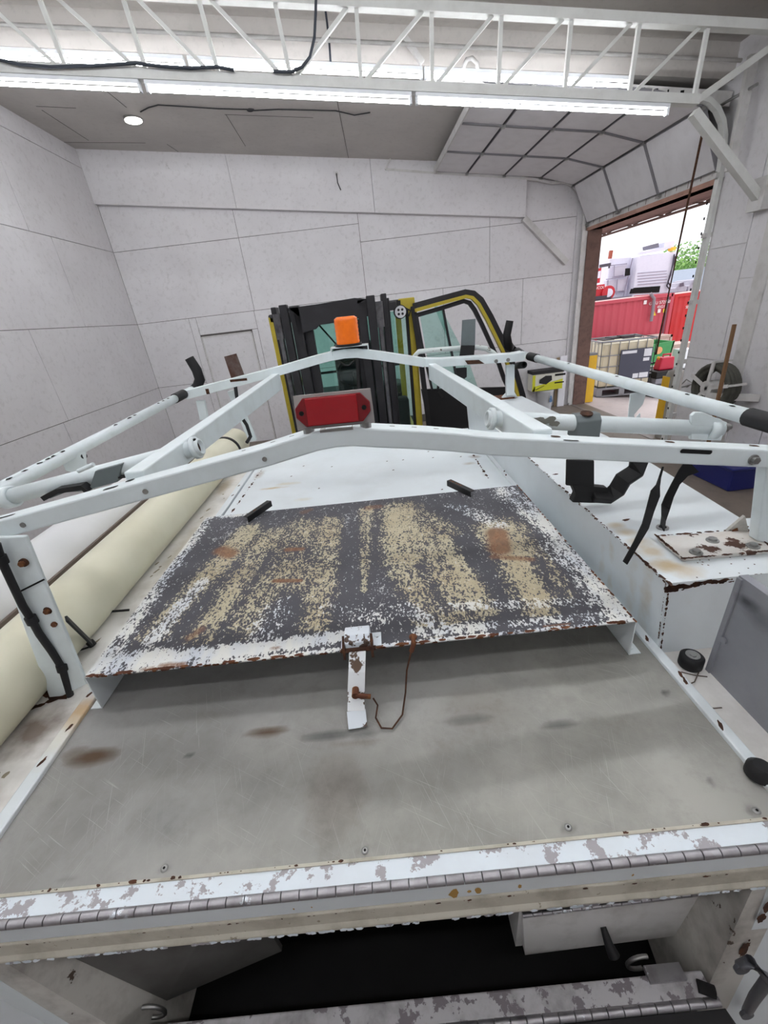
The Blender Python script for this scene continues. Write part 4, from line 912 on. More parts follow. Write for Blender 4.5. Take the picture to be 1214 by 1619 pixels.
# ---- hanging rubber arm and webbing straps (near right)
m = MB().prism([TY(896, 727, YX), TY(940, 728, YX), TY(940, 772, YX), TY(895, 768, YX)], (0, .01, 0)).prism([TY(904, 766, YX-.004), TY(962, 772, YX-.004), TY(964, 792, YX-.004), TY(940, 796, YX-.004), TY(905, 795, YX-.004), TY(911, 782, YX-.004)], (0, .03, 0))
m.sweep([TY(935, 782, YX), TY(962, 784, YX), TY(975, 775, YX), TY(985, 758, YX), TY(1005, 745, YX), TY(1010, 728, YX)], .050, .024, (0, -.55, 1))
BL(m, 'rubber_cradle_arm', M_black, bevel=.004)
def strap(pts, dep, w, nm):
    P = [TY(x, y, dep+dz) for x, y, dz in pts]; vs = []; fs = []
    for i_, p in enumerate(P):
        a3 = P[max(0, i_-1)]; b3 = P[min(len(P)-1, i_+1)]; t_ = (b3-a3).normalized(); sd = t_.cross(V((0, -1, .3))).normalized(); tw = 1-.45*abs(math.sin(i_*1.1))
        ww = w[i_]/2 if isinstance(w, list) else w/2*tw
        nn = t_.cross(sd).normalized()*.0015
        vs += [p-sd*ww-nn, p+sd*ww-nn, p+sd*ww+nn, p-sd*ww+nn]
    for i_ in range(len(P)-1):
        for j in range(4): a4 = 4*i_+j; b4 = 4*i_+(j+1) % 4; fs.append((a4, a4+4, b4+4, b4))
    fs += [(0, 1, 2, 3), tuple(4*(len(P)-1)+k for k in (3, 2, 1, 0))]
    return BL(MB().add(vs, fs), nm, M_web)
strap([(1048, 738, .03), (1043, 755, .02), (1040, 768, .0), (1036, 780, -.02), (1028, 805, -.05), (1020, 832, -.09), (1005, 860, -.12), (988, 890, -.15)], 1.0, [.004, .006, .012, .030, .024, .022, .016, .014], 'webbing_strap')
strap([(1095, 736, .0), (1080, 748, .0), (1068, 765, .0), (1058, 785, .01), (1052, 802, .0), (1049, 820, -.04), (1047, 835, -.08)], 1.0, [.05, .03, .022, .024, .028, .018, .02], 'webbing_strap')
c_ = TZ(1047, 835, ZB); BL(MB().disc(c_, (0, 0, 1), .016, .004, 18).disc(c_+V((0, 0, .004)), (0, 0, 1), .010, .001, 12, 1), 'strap_grommet', [M_steel, M_dark])
# ---- loose things lying on the body (world coordinates)
def bw(p): return inv @ (V(p)-O_) + O_
c_ = TZ(1090, 1052, ZD-.012)
t = thing('rubber_roller', bw(c_), 'black rubber roller with a metal hub, lying in the corner beside the deck rail', 'roller')
MB().tube([bw(c_+V((0, 0, .001))), bw(c_+V((0, 0, .004))), bw(c_+V((0, 0, .030))), bw(c_+V((0, 0, .034)))], [.024, .026, .026, .022], 28).build('tyre', M_black, t)
MB().disc(bw(c_+V((0, 0, .033))), zv, .0155, .003, 20).disc(bw(c_+V((0, 0, .036))), zv, .008, .002, 6).build('hub', M_steel, t)
for pts, lb in ((((1055, 1040), (1075, 1062), (1100, 1068), (1118, 1070)), 'dry twig under the rubber roller'), (((1105, 1062), (1098, 1078), (1088, 1082)), 'short dry twig just in front of the rubber roller'), (((1117, 1119), (1130, 1120), (1141, 1119)), 'small bent dry twig on the white floor below the roller')):
    tag(MB().tube([bw(TZ(x, y, ZD-.008)) for x, y in pts], .0014, 5).build('twig', mat('dry_twig', '#5c5248', .9)), lb, 'twig')
# ================================================================= FORKLIFT
M_yel = mat('forklift_yellow', '#b8a632', .4, dirt='#8c7c22', amt=.5, dsc=7)
M_mast = mat('mast_black', '#1b1a1e', .45, dirt='#2c2b30', amt=.7, dsc=8)
M_cabd = mat('cab_dark_interior', '#151517', .7)
def glassmat():
    s = NT('green_tinted_glass'); t = s.t; tr_ = t.nodes.new('ShaderNodeBsdfTransparent'); gl = t.nodes.new('ShaderNodeBsdfGlossy'); gl.inputs['Roughness'].default_value = .02
    fr = t.nodes.new('ShaderNodeFresnel'); fr.inputs[0].default_value = 1.5; mxs = t.nodes.new('ShaderNodeMixShader')
    col = s.mix(s.math('MULTIPLY', s.noise(3, 2), .25), hexc('#e4f6f2'), hexc('#d8f0ea')); s.l(col, tr_.inputs[0])
    s.l(fr.outputs[0], mxs.inputs[0]); s.l(tr_.outputs[0], mxs.inputs[1]); s.l(gl.outputs[0], mxs.inputs[2]); s.l(mxs.outputs[0], t.nodes['Material Output'].inputs[0]); return s.m
M_glass = glassmat()
YM, YC = 3.75, 4.55
fk = thing('forklift', (-.1, 4.6, 0), 'yellow forklift with black mast and open cab door, parked beyond the truck body', 'forklift')
def FP(x, y, Y=YM): return WY(x, y, Y)
def quadp(pts, Y, th, mats, nm, par=fk, bevel=0, mi=0):
    return MB().prism([FP(x, y, Y) for x, y in pts], (0, th, 0)).build(nm, mats, par, bevel=bevel)
# mast uprights: vertical channels, positions read at their tops
def upright(px, py, w, Y, d_, nm, z0=.1, mats=None):
    p = FP(px, py, Y); return MB().box((p.x-w/2, Y, z0), (p.x+w/2, Y+d_, p.z)).build(nm, mats or M_mast, fk, bevel=.006)
upright(431, 486, .04, YM+.02, .16, 'outer_mast_rail'); upright(446, 482, .065, YM-.03, .08, 'mast_channel'); upright(464, 484, .085, YM, .10, 'inner_mast_rail')
upright(477, 490, .05, YM+.06, .12, 'mast_channel')
upright(585, 467, .07, YM-.03, .08, 'mast_channel'); upright(606, 464, .045, YM+.02, .16, 'outer_mast_rail'); upright(570, 473, .07, YM, .10, 'inner_mast_rail'); upright(612, 471, .03, YM+.08, .10, 'mast_channel')
for (x, y) in ((436, 490), (597, 470)):
    p = FP(x, y, YM-.005); MB().tube([p+V((0, .0, -.03)), p+V((0, 0, -.22))], .034, 16).tube([p+V((0, 0, -.22)), p+V((0, 0, -1.9))], .020, 12).build('lift_cylinder', mat('greasy_steel', '#77777a', .3, .8, dirt='#1c1c1e', amt=.9, dsc=10), fk)
# crown plate on top between the rails
p, q = FP(470, 488), FP(575, 473)
zt = max(p.z, q.z)
MB().prism([FP(455, 487), FP(470, 485), FP(500, 481), FP(560, 471), FP(580, 472), FP(582, 500), FP(545, 508), FP(505, 514), FP(500, 520), FP(470, 530)], (0, .05, 0)).build('mast_crosshead', M_mast, fk, bevel=.004)
a, b = FP(484, 520), FP(560, 700)
for px in (487, 565): 
    c_ = FP(px, 505, YM+.05); MB().box((c_.x-.025, YM+.05, .3), (c_.x+.025, YM+.11, c_.z)).build('mast_channel', M_mast, fk)
c1, c2 = FP(487, 665), FP(570, 655)
MB().box((c1.x, YM+.04, c1.z-.5), (c2.x, YM+.09, c1.z-.02)).build('mast_crossmember', M_mast, fk)
MB().tube([FP(538, 572), FP(545, 578), FP(552, 578), FP(560, 570)], .008, 6).build('hydraulic_hose', M_black, fk)
MB().tube([FP(565, 560), FP(568, 620), FP(572, 700)], .018, 8).build('hydraulic_hose', M_black, fk)
# cab
def cp(x, y, Y=YC): return WY(x, y, Y)
pl_, pr_ = cp(424, 505), cp(657, 478)
XCL, XCR = pl_.x, cp(640, 500).x+.10
ZC = cp(640, 472).z
DL = 1.5
for nm, x0, x1 in (('left_front_pillar', XCL, XCL+.07), ('right_front_pillar', cp(645, 500).x, cp(657, 500).x)):
    MB().box((x0, YC, .6), (x1, YC+.10, ZC-.02)).build(nm, M_yel, fk, bevel=.012)
XCR = cp(657, 500).x
MB().box((XCL, YC, ZC-.09), (XCR, YC+DL, ZC)).build('roof', mat('forklift_roof', '#2a292b', .6), fk, bevel=.02)
MB().box((XCR-.16, YC-.01, ZC-.10), (XCR-.0, YC+.04, ZC+.004)).build('roof_corner', M_yel, fk, bevel=.008)
for x0 in (XCL+.02, XCR-.09): MB().box((x0, YC+DL-.1, .6), (x0+.07, YC+DL, ZC-.05)).build('rear_pillar', M_yel, fk)
MB().box((XCL, YC+.02, 1.55), (XCL+.05, YC+DL, 1.62)).box((XCR-.05, YC+.02, .75), (XCR, YC+DL, .82)).build('side_sill', M_yel, fk)
MB().box((XCL+.07, YC+.03, .95), (XCR-.07, YC+.036, ZC-.1)).build('windscreen', M_glass, fk)
MB().box((XCL+.07, YC+.0, .7), (XCR-.07, YC+.06, .97)).box((XCL+.07, YC-.002, .95), (XCL+.10, YC+.03, ZC-.1)).box((XCR-.10, YC-.002, .95), (XCR-.07, YC+.03, ZC-.1)).build('windscreen_frame', M_cabd, fk)
MB().box((XCL+.1, YC+DL-.05, 1.25), (XCR-.1, YC+DL-.044, ZC-.1)).build('rear_window', M_glass, fk)
MB().box((XCL+.05, YC+DL-.06, .5), (XCR-.05, YC+DL, 1.25)).box((XCL+.05, YC+DL-.06, 1.62), (XCR-.05, YC+DL-.03, 1.65)).build('rear_panel', M_cabd, fk)
MB().bar((XCL+.35, YC+DL-.07, ZC-.15), (XCL+.60, YC+DL-.07, 1.9), .02, .02, (0, 1, 0)).build('wiper_arm', M_black, fk)
# seat, wheel, consoles
sx = (XCL+XCR)/2+.04
st = MB().box((sx-.26, YC+.55, 1.25), (sx+.26, YC+1.05, 1.42)).build('seat', M_cabd, fk, bevel=.05)
MB().box((sx-.25, YC+.98, 1.35), (sx+.25, YC+1.12, 2.02)).build('seat_back', mat('seat_vinyl', '#222126', .35), fk, bevel=.07)
m = MB(); P = [V((sx-.02+.17*math.cos(a_), YC+.38+.10*math.sin(a_), 1.72+.13*math.sin(a_))) for a_ in [i*math.pi/10 for i in range(21)]]
m.tube(P, .014, 8, 0, False).tube([(sx-.02, YC+.38, 1.72), (sx-.02, YC+.25, 1.2)], .02, 8).bar(P[0], P[10], .02, .012); m.build('steering_wheel', M_black, fk)
MB().box((XCL+.12, YC+.12, 1.0), (XCR-.12, YC+.3, 1.42)).build('dashboard', M_cabd, fk, bevel=.03)
MB().box((XCR-.25, YC+.3, .9), (XCR-.12, YC+.9, 1.15)).build('armrest_console', M_yel, fk)
# chassis
MB().box((XCL-.02, YC-.25, .30), (XCR+.02, YC+1.6, .9)).build('chassis', M_yel, fk, bevel=.03)
MB().box((XCL, YC+1.55, .35), (XCR, YC+2.2, 1.35)).build('counterweight', M_mast, fk, bevel=.08)
for x in (XCL-.05, XCR+.05):
    for y in (YC-.35, YC+1.5):
        MB().tube([(x-.13, y, .38), (x-.10, y, .38), (x+.10, y, .38), (x+.13, y, .38)], [.33, .38, .38, .33], 28).tube([(x-.135, y, .38), (x+.135, y, .38)], .18, 18, 1).build('wheel', [M_black, M_yel], fk)
for x in (-.55, .15): MB().box((x-.07, 3.15, .12), (x+.07, YM, .17)).box((x-.07, YM-.06, .17), (x+.07, YM, .7)).build('fork', M_mast, fk)
MB().box((-.85, YM-.02, .3), (.45, YM+.03, .42)).box((-.85, YM-.02, .6), (.45, YM+.03, .72)).build('fork_carriage', M_mast, fk)
# work lamp at the roof corner
c_ = cp(633, 493, YC-.12)
wl = MB().tube([c_+V((0, .0, 0)), c_+V((0, .05, 0)), c_+V((0, .09, 0))], [.062, .065, .03], 20).box(c_+V((-.03, .02, .06)), c_+V((.01, .08, .10))).tube([c_+V((.05, .03, .03)), c_+V((.10, .03, .0)), c_+V((.08, .03, -.05))], .008, 6).build('work_lamp', M_black, fk)
m = MB().disc(c_, (0, -1, 0), .054, .006, 22)
for a_ in range(4):
    an = math.pi/4+a_*math.pi/2; m.disc(c_+V((.026*math.cos(an), -.006, .026*math.sin(an))), (0, -1, 0), .012, .002, 10, 1)
m.build('lamp_face', [mat('lamp_reflector', '#cfd0d4', .3), M_mast], wl)
MB().box(c_+V((-.25, .02, .03)), c_+V((-.06, .06, .07))).build('lamp_arm', M_mast, fk)
# open door, swung out to the right
YD = 4.50
def dp(x, y): return WY(x, y, YD)
outer = [(653, 484), (690, 474), (735, 462), (748, 464), (760, 474), (775, 500), (800, 550), (815, 588), (826, 625), (832, 655), (836, 700)]
dr = bpy.data.objects.new('cab_door', None); C.objects.link(dr); dr.parent = fk; dr.location = V(dp(655, 600))-V(fk.location)
def BD(m, nm, mats, bevel=0): return m.build(nm, mats, dr, bevel=bevel)
fo = dr
def chain(pts): return [dp(x, y) for x, y in pts]
BD(MB().sweep(chain(outer), .05, .045, (0, 1, 0)), 'door_frame', M_mast)
inner = [(655, 491), (690, 481), (735, 469), (745, 471), (755, 481), (769, 506), (793, 555), (807, 592), (818, 630)]
BD(MB().sweep([p+V((0, -.03, 0)) for p in chain(inner)], .03, .055, (0, 1, 0)), 'door_edge', M_yel)
inn2 = [(657, 499), (695, 488), (733, 476), (742, 479), (750, 490), (762, 514), (784, 562), (797, 600), (804, 614)]
BD(MB().sweep(chain(inn2), .04, .03, (0, 1, 0)), 'door_seal', M_mast)
BD(MB().sweep(chain([(653, 484), (664, 560), (674, 640), (684, 730)]), .05, .04, (0, 1, 0)), 'door_frame', M_mast)
BD(MB().sweep(chain([(659, 500), (670, 560), (683, 616)]), .02, .045, (0, 1, 0)), 'window_bar', M_mast)
BD(MB().sweep(chain([(700, 487), (708, 530), (717, 572), (724, 614)]), .02, .035, (0, 1, 0)), 'window_bar', M_mast)
BD(MB().prism(chain([(664, 500), (700, 487), (724, 614), (684, 616)]), (0, .006, 0)), 'window_glass', M_glass)
BD(MB().prism([p+V((0, .03, 0)) for p in chain([(686, 482), (698, 486), (715, 520), (742, 572), (756, 612), (724, 614), (706, 530)])], (0, .005, 0)), 'sliding_glass', M_glass)
BD(MB().prism(chain([(666, 616), (806, 612), (822, 640), (832, 700), (836, 735), (690, 735)]), (0, .04, 0)), 'lower_door_panel', mat('door_black_skin', '#0f0f11', .7))
BD(MB().bar(dp(692, 616), dp(694, 600), .02, .03, (0, 1, 0)).bar(dp(693, 620), dp(700, 628), .02, .03, (0, 1, 0)), 'latch_lever', M_black)
# ================================================================= ITEMS BY THE DOORWAY (inside)
def G(x, y, z=0): return WZ(x, y, z)
# yellow bollards: square steel posts
b0 = G(927, 634); 
b1 = G(925, 640)
p = V((4.86, 9.28, 0))
t = thing('steel_bollard', p, 'yellow square bollard with a grey cap at the far side of the big doorway', 'bollard')
MB().box((p.x-.08, p.y-.12, 0), (p.x+.09, p.y+.06, .99)).build('post', mat('safety_yellow', '#e2b21a', .5, dirt='#b58c1b', amt=.4), t)
MB().box((p.x-.085, p.y-.125, .99), (p.x+.095, p.y+.065, 1.03)).build('cap', mat('grey_cap', '#77787a', .6), t)
p = G(1051, 690)
t = thing('steel_bollard', p, 'wide faded grey bollard with a yellow side at the near side of the big doorway', 'bollard')
MB().tube([p, p+V((0, 0, .96)), p+V((0, 0, 1.02)), p+V((0, 0, 1.04))], [.14, .14, .12, .05], 24).build('post', mat('faded_grey_paint', '#9a9690', .7, dirt='#77726a', amt=.8), t)
MB().prism([(p.x-.145, p.y-.05, .1), (p.x-.145, p.y+.10, .1), (p.x-.145, p.y+.10, .95), (p.x-.145, p.y-.05, .95)], (.03, 0, 0)).build('yellow_side', MT['safety_yellow'], t)
# white board standing by the corner
p = G(885, 642)
tag(MB().box((p.x-.07, p.y-.02, 0), (p.x+.075, p.y+.02, 1.06)).build('white_board', mat('white_board_paint', '#e6e6ec', .5)), 'narrow white board standing upright beside the doorway corner', 'board')
tag(MB().box((p.x-.12, p.y+.03, 0), (p.x-.06, p.y+.06, 1.03)).build('wood_batten', mat('tan_wood', '#a08b6c', .8)), 'tan wooden batten standing just behind the narrow white board', 'board')
# bucket and carton
p = G(864, 640); p = V((p.x, 9.0, 0)); c0 = WY(862, 608, 9.0)
t = thing('plastic_bucket', (c0.x, 9.0, 0), 'white plastic bucket on the floor against the back wall under the yellow box', 'bucket')
MB().tube([(c0.x, 8.98, 0), (c0.x, 8.98, .40), (c0.x, 8.98, .41)], [.135, .165, .172], 26).build('pail', mat('milky_plastic', '#c3c5c9', .5), t)
MB().tube([(c0.x, 8.98, .40), (c0.x, 8.98, .43)], .175, 26).build('lid', mat('milky_plastic', '#c3c5c9', .5), t)
m = MB()
for k in range(3): m.blot((c0.x+.06, 8.82, .22+.04*k), (.3, -1, 0), .05-.01*k, 1, None, 0, .006)
m.build('blue_print', mat('blue_print', '#5d7fa8', .6), t)
a, b = WY(840, 588, 8.95), WY(880, 618, 8.95)
z0 = .44; z1 = .82; x0, x1 = WY(839, 605, 8.95).x, WY(886, 605, 8.95).x
t = thing('product_carton', ((x0+x1)/2, 8.98, z0), 'yellow and white carton printed with a black power pack, sitting on the white bucket', 'carton')
MB().box((x0, 8.86, z0), (x1, 9.12, z1)).build('box', mat('carton_white', '#d9d9cc', .6), t)
MB().prism([(x0, 8.855, z0), (x1, 8.855, z0), (x1, 8.855, z0+.20), (x0+.05, 8.855, z0+.10)], (0, .004, 0)).prism([(x0, 8.855, z0), (x0+.06, 8.855, z0), (x0+.06, 8.855, z1-.05), (x0, 8.855, z1-.05)], (0, .003, 0)).build('yellow_print', mat('carton_yellow', '#cfd02c', .6), t)
MB().box((x0-.01, 8.84, z1-.035), (x1+.01, 9.14, z1+.03)).build('black_lid', M_black, t)
xm = (x0+x1)/2-.05
MB().prism([(xm-.13, 8.85, z0+.16), (xm+.02, 8.85, z0+.12), (xm+.14, 8.85, z0+.20), (xm+.13, 8.85, z0+.29), (xm-.0, 8.85, z0+.30), (xm-.12, 8.85, z0+.23)], (0, .003, 0)).bar((xm-.2, 8.85, z0+.03), (xm-.02, 8.85, z0+.10), .004, .02, (0, 1, 0)).build('printed_power_pack', M_black, t)
MB().box((xm+.2, 8.852, z0+.27), (xm+.42, 8.856, z0+.31)).box((xm+.2, 8.852, z0+.12), (xm+.40, 8.856, z0+.145)).build('printed_strip', M_dark, t)
# hose reel on the right wall
RC = WX(1133, 612, XR-.20); 
t = thing('hose_reel', (XR, RC.y, RC.z), 'wall mounted reel wound with dark hose on the right wall beside the doorway', 'hose reel')
m = MB()
for i, (xx, rr) in enumerate(((-.08, .27), (-.04, .275), (.0, .27), (.04, .27), (-.06, .235), (.02, .235), (-.02, .24))):
    P = [RC+V((xx, rr*math.cos(a_), rr*math.sin(a_)*.96)) for a_ in [2*math.pi*k/28 for k in range(29)]]; m.tube(P, .032, 8, 0, False)
m.build('hose', mat('olive_hose', '#4a4a42', .7, dirt='#2d2d29', amt=.8, dsc=12), t)
m = MB()
for k in range(5):
    an = .4+k*2*math.pi/5; e = RC+V((-.13, .31*math.cos(an), .31*math.sin(an))); m.bar(RC+V((-.13, 0, 0)), e, .04, .02, (1, 0, 0)); m.bar(e, e+V((.22, 0, 0)), .03, .02, (0, 0, 1))
m.tube([RC+V((-.14, 0, 0)), RC+V((.12, 0, 0))], .09, 18)
m.build('spokes', M_trim, t)
MB().bar(RC+V((-.16, -.05, -.08)), V((XR-.01, RC.y-.42, RC.z-.08)), .03, .08, (0, 0, 1)).build('wall_arm', M_trim, t)
q1, q2 = WX(1161, 513, XR-.40), WX(1133, 640, XR-.50)
tag(MB().bar(q1, q2+(q2-q1)*.8, .026, .032, (1, 0, 0)).build('wooden_stick', mat('brown_stick', '#7b5c3e', .8)), 'brown wooden stick leaning in front of the hose reel', 'stick')
P = [WX(x, y, XR-.08) for x, y in ((1078, 607), (1085, 600), (1095, 606), (1086, 612), (1078, 612), (1110, 604))]
tag(MB().tube(P, .008, 6).build('thin_wire', M_steel), 'thin loose wire between the door track and the hose reel', 'wire')
# blue bin on the floor at right
p = G(1150, 778)
bx0, by0 = p.x-.15, p.y
t = thing('blue_bin', (3.9, 3.9, 0), 'dark blue plastic bin on the floor against the right wall', 'bin')
pa = G(1103, 752); pb = G(1150, 778)
bx = pb.x; 
bw_ = min(.75, 4.42-bx)
MB().hexa([(bx, pb.y, 0), (bx+bw_-.05, pb.y, 0), (bx+bw_-.05, pb.y+.6, 0), (bx, pb.y+.6, 0)], [(bx-.03, pb.y-.03, .27), (bx+bw_-.02, pb.y-.03, .27), (bx+bw_-.02, pb.y+.63, .27), (bx-.03, pb.y+.63, .27)]).build('tub', mat('blue_plastic', '#20286e', .4), t, bevel=.02)
MB().box((bx-.05, pb.y-.05, .27), (bx+bw_, pb.y+.65, .30)).build('rim', MT['blue_plastic'], t, bevel=.01)
print('BIN', bx, pb.y, bw_)
# small black thing on floor near forklift, threshold strip
MB_ = MB().box((XR-.06, DY0, .0), (XR+.02, DY1, .008)); struct(MB_.build('trim_7', mat('threshold_steel', '#8b8480', .5, .4)))
# ================================================================= OUTSIDE
def gz(x): return -.1*(x-4.71)
def GO(x, y, off=0):
    d_ = ray(x, y); t_ = (CAMZ-.0-.471-off)/(-(d_.z)-.1*d_.x) if True else 0
    # ground z = -.1*(x-4.71):  CAMZ + t dz = -.1 t dx + .471 + off
    t_ = (.471+off-CAMZ)/(d_.z+.1*d_.x); return O_+d_*t_
s = NT('pale_yard_concrete'); n1 = s.noise(.5, 6, .6); n2 = s.noise(3, 8, .7, seed=3)
c = s.mix(s.ramp(n1, .3, .7), hexc('#d6cac8'), hexc('#c6bab8')); c = s.mix(s.math('MULTIPLY', s.ramp(n2, .5, .75), .4), c, hexc('#8f8582')); s.l(c, s.b.inputs['Base Color']); s.b.inputs['Roughness'].default_value = .85
m = MB().prism([(XO-.0, -25, gz(XO)), (75, -25, gz(75)), (75, 80, gz(75)), (XO-.0, 80, gz(XO))], (0, 0, -.2))
struct(m.build('ground', s.m))
# canopy soffit and joist just outside the doorway
t = thing('outer_canopy', (5.3, 7.5, 3.3), 'rusty brown canopy with an open web joist outside the top of the doorway', 'canopy')
SX = WZ(1010, 352, 3.5).x; print('SX', SX)
MB().box((XO, 4.5, 3.5), (SX, 14, 3.56)).build('soffit', mat('rusty_soffit', '#6e5048', .8, dirt='#4a3430', amt=.8), t)
JX = SX-.15
a, b = WX(945, 381, JX), WX(1122, 311, JX); zl_ = (a.z+b.z)/2
MB().bar((JX, 5, zl_), (JX, 14, zl_), .05, .04).build('joist_chord', M_brown, t)

y = 5.2
while y < 13.5:
    m = MB(); m.bar((JX, y, 3.5), (JX, y+.28, zl_+.02), .025, .025, (1, 0, 0)); m.bar((JX, y+.36, zl_+.02), (JX, y+.62, 3.5), .025, .025, (1, 0, 0)); m.build('joist_web', M_brown, t); y += 1.1

# IBC tote
tp = V((5.35, 9.75, gz(5.35)))
t = thing('liquid_tote', tp, 'caged white liquid tote with a dark panel and white labels outside the doorway', 'tote')
ux_ = V((1, -.12, 0)).normalized(); uy_ = V((.12, 1, 0)).normalized()
def tq(u, v, w): return tp+V((ux_.x*u+uy_.x*v, ux_.y*u+uy_.y*v, w))
def tbox(m, u0, u1, v0, v1, w0, w1, mi=0): return m.hexa([tq(u0, v0, w0), tq(u1, v0, w0), tq(u1, v1, w0), tq(u0, v1, w0)], [tq(u0, v0, w1), tq(u1, v0, w1), tq(u1, v1, w1), tq(u0, v1, w1)], mi)
U1, V1 = 1.16, 1.0
tbox(MB(), .02, U1-.02, .02, V1-.02, .22, 1.18).build('bottle', mat('yellowed_plastic', '#d6cdb4', .45, dirt='#b19b6a', amt=.6, dsc=2), t, bevel=.05)
m = MB(); r_ = .012
for z in (.2, .45, .68, .92, 1.22):
    m.tube([tq(0, 0, z), tq(U1, 0, z), tq(U1, V1, z), tq(0, V1, z), tq(0, 0, z)], r_*(1.6 if z > 1 else 1), 6)
for u in [i*U1/6 for i in range(7)]: m.tube([tq(u, 0, .2), tq(u, 0, 1.22)], r_*.8, 6); m.tube([tq(u, V1, .2), tq(u, V1, 1.22)], r_*.8, 6)
for v in [i*V1/5 for i in range(6)]: m.tube([tq(0, v, .2), tq(0, v, 1.22)], r_*.8, 6); m.tube([tq(U1, v, .2), tq(U1, v, 1.22)], r_*.8, 6)
m.build('cage', mat('cage_steel', '#8f8f93', .4, .6), t)
m = MB()
for u in (.0, .5, U1-.12): tbox(m, u, u+.12, 0, V1, 0, .16)
tbox(m, 0, U1, 0, V1, .16, .2); tbox(m, 0, U1, 0, V1, .0, .03)
m.build('pallet', MT['cage_steel'], t)
sg_ = tbox(MB(), .42, 1.10, -.03, -.015, .36, 1.02).build('id_panel', mat('slate_panel', '#484a5a', .6), t)
for a6 in ((.45, .76, .93, .99), (.92, 1.08, .84, 1.0), (.92, 1.05, .74, .81), (.74, .86, .38, .48), (.88, 1.07, .38, .49)):
    tbox(MB(), a6[0], a6[1], -.034, -.03, a6[2], a6[3]).build('paper_label', mat('paper_white', '#e2e4ea', .7), t)
m = MB(); 
for k in range(4): a_ = tq(.1+.22*k, .2+.1*(k % 2), 1.23); m.box(a_, a_+V((.25, .3, .02+.02*(k % 3))))
m.build('junk_on_top', mat('dark_scrap', '#4d464a', .8), tq and t)
# small pale stand behind the first bollard
p = V((5.0, 9.35, gz(5.0)))
# toolboxes, petrol can, dark tub
p = V((6.98, 9.85, gz(6.98)))
t = thing('tool_chest', p, 'stack of black and grey tool cases on the ground outside beside the tote', 'tool case')
for k, (h0, h1, mm_) in enumerate(((0, .16, 0), (.18, .32, 1), (.34, .46, 1), (.47, .62, 0))):
    MB().box((p.x-.35, p.y-.25, p.z+h0), (p.x+.35, p.y+.25, p.z+h1)).build('case', [M_black, mat('grey_case', '#85858d', .5)][mm_], t, bevel=.015)
MB().box((p.x-.38, p.y-.28, p.z), (p.x+.38, p.y+.28, p.z+.02)).build('base', M_black, t)
pc = p+V((-.05, 0, .62))
t = thing('fuel_can', pc, 'red plastic fuel can standing on the tool cases outside', 'fuel can')
M_rp = mat('red_plastic', '#c4193a', .4)
MB().hexa([pc+V((-.18, -.12, 0)), pc+V((.18, -.12, 0)), pc+V((.18, .12, 0)), pc+V((-.18, .12, 0))], [pc+V((-.13, -.10, .28)), pc+V((.17, -.10, .28)), pc+V((.17, .10, .28)), pc+V((-.13, .10, .28))]).build('tank', M_rp, t, bevel=.03)
MB().tube([pc+V((-.05, 0, .26)), pc+V((-.05, 0, .33)), pc+V((.12, 0, .33)), pc+V((.12, 0, .26))], .02, 8).build('handle', M_rp, t)
MB().tube([pc+V((-.13, 0, .24)), pc+V((-.17, 0, .29))], .025, 10).build('spout_cap', mat('yellow_cap', '#d9a820', .5), t)
p = V((7.72, 9.75, gz(7.72)))
t = thing('scrap_tub', p, 'black round tub full of dark cables outside the doorway', 'tub')
MB().tube([p, p+V((0, 0, .5)), p+V((0, 0, .62))], [.26, .34, .37], 22).build('tub', M_black, t)
for k in range(4):
    c_ = p+V((.08*math.cos(k*2), .08*math.sin(k*2), .66)); P = [c_+V((.2*math.cos(a_), .2*math.sin(a_)*.8, .04*math.sin(3*a_+k))) for a_ in [2*math.pi*i/12 for i in range(13)]]
    MB().tube(P, .02, 6).build('cable_coil', mat('cable_dark_violet', '#2c2630', .6), t)
# green tipping skip
p = GO(1000, 575); 
gc = WY(1027, 566, 13.2)
gy = 14.9; hs = .78; gx = WY(1034, 560, gy).x
gzz = gz(gx)
t = thing('tipping_hopper', (gx, gy, gzz), 'green steel tipping hopper on the ground outside in front of the red container', 'hopper')
M_gr = mat('hopper_green', '#3f8f52', .5, dirt='#2c6a3c', amt=.5)
yy0, yy1 = gy, gy+.9
prof = [(-1.0, 1.05), (-.95, .75), (-.55, .32), (-.1, .22), (.75, .28), (.85, 1.1), (.78, 1.1), (.70, .34), (-.08, .28), (-.5, .38), (-.9, .8), (-.93, 1.02)]
o_ = MB()
o_.prism([(gx+u*hs, yy0, gzz+w*hs) for u, w in ((-1.05, 1.0), (-.95, .75), (-.55, .32), (-.1, .22), (.72, .30), (.85, 1.12))], (0, .04, 0)); o_.prism([(gx+u*hs, yy1, gzz+w*hs) for u, w in ((-1.05, 1.0), (-.95, .75), (-.55, .32), (-.1, .22), (.72, .30), (.85, 1.12))], (0, .04, 0))
o_.prism([(gx+u*hs, yy0, gzz+w*hs) for u, w in prof], (0, yy1-yy0, 0)); o_.build('bin', M_gr, t)
MB().box((gx-.9*hs, yy0, gzz+.12), (gx+.95*hs, yy0+.1, gzz+.2)).box((gx-.9*hs, yy1-.1, gzz+.12), (gx+.95*hs, yy1, gzz+.2)).box((gx-.9*hs, yy0, gzz), (gx-.82*hs, yy0+.1, gzz+.12)).box((gx+.87*hs, yy0, gzz), (gx+.95*hs, yy0+.1, gzz+.12)).build('base_frame', M_gr, t)
MB().disc((gx+.15, yy0-.002, gzz+.78*hs), (0, -1, 0), .12, .004, 20).box((gx-.75*hs, yy0-.004, gzz+.55*hs), (gx-.5*hs, yy0, gzz+.68*hs)).build('warning_sticker', mat('orange_sticker', '#e0a070', .6), t)
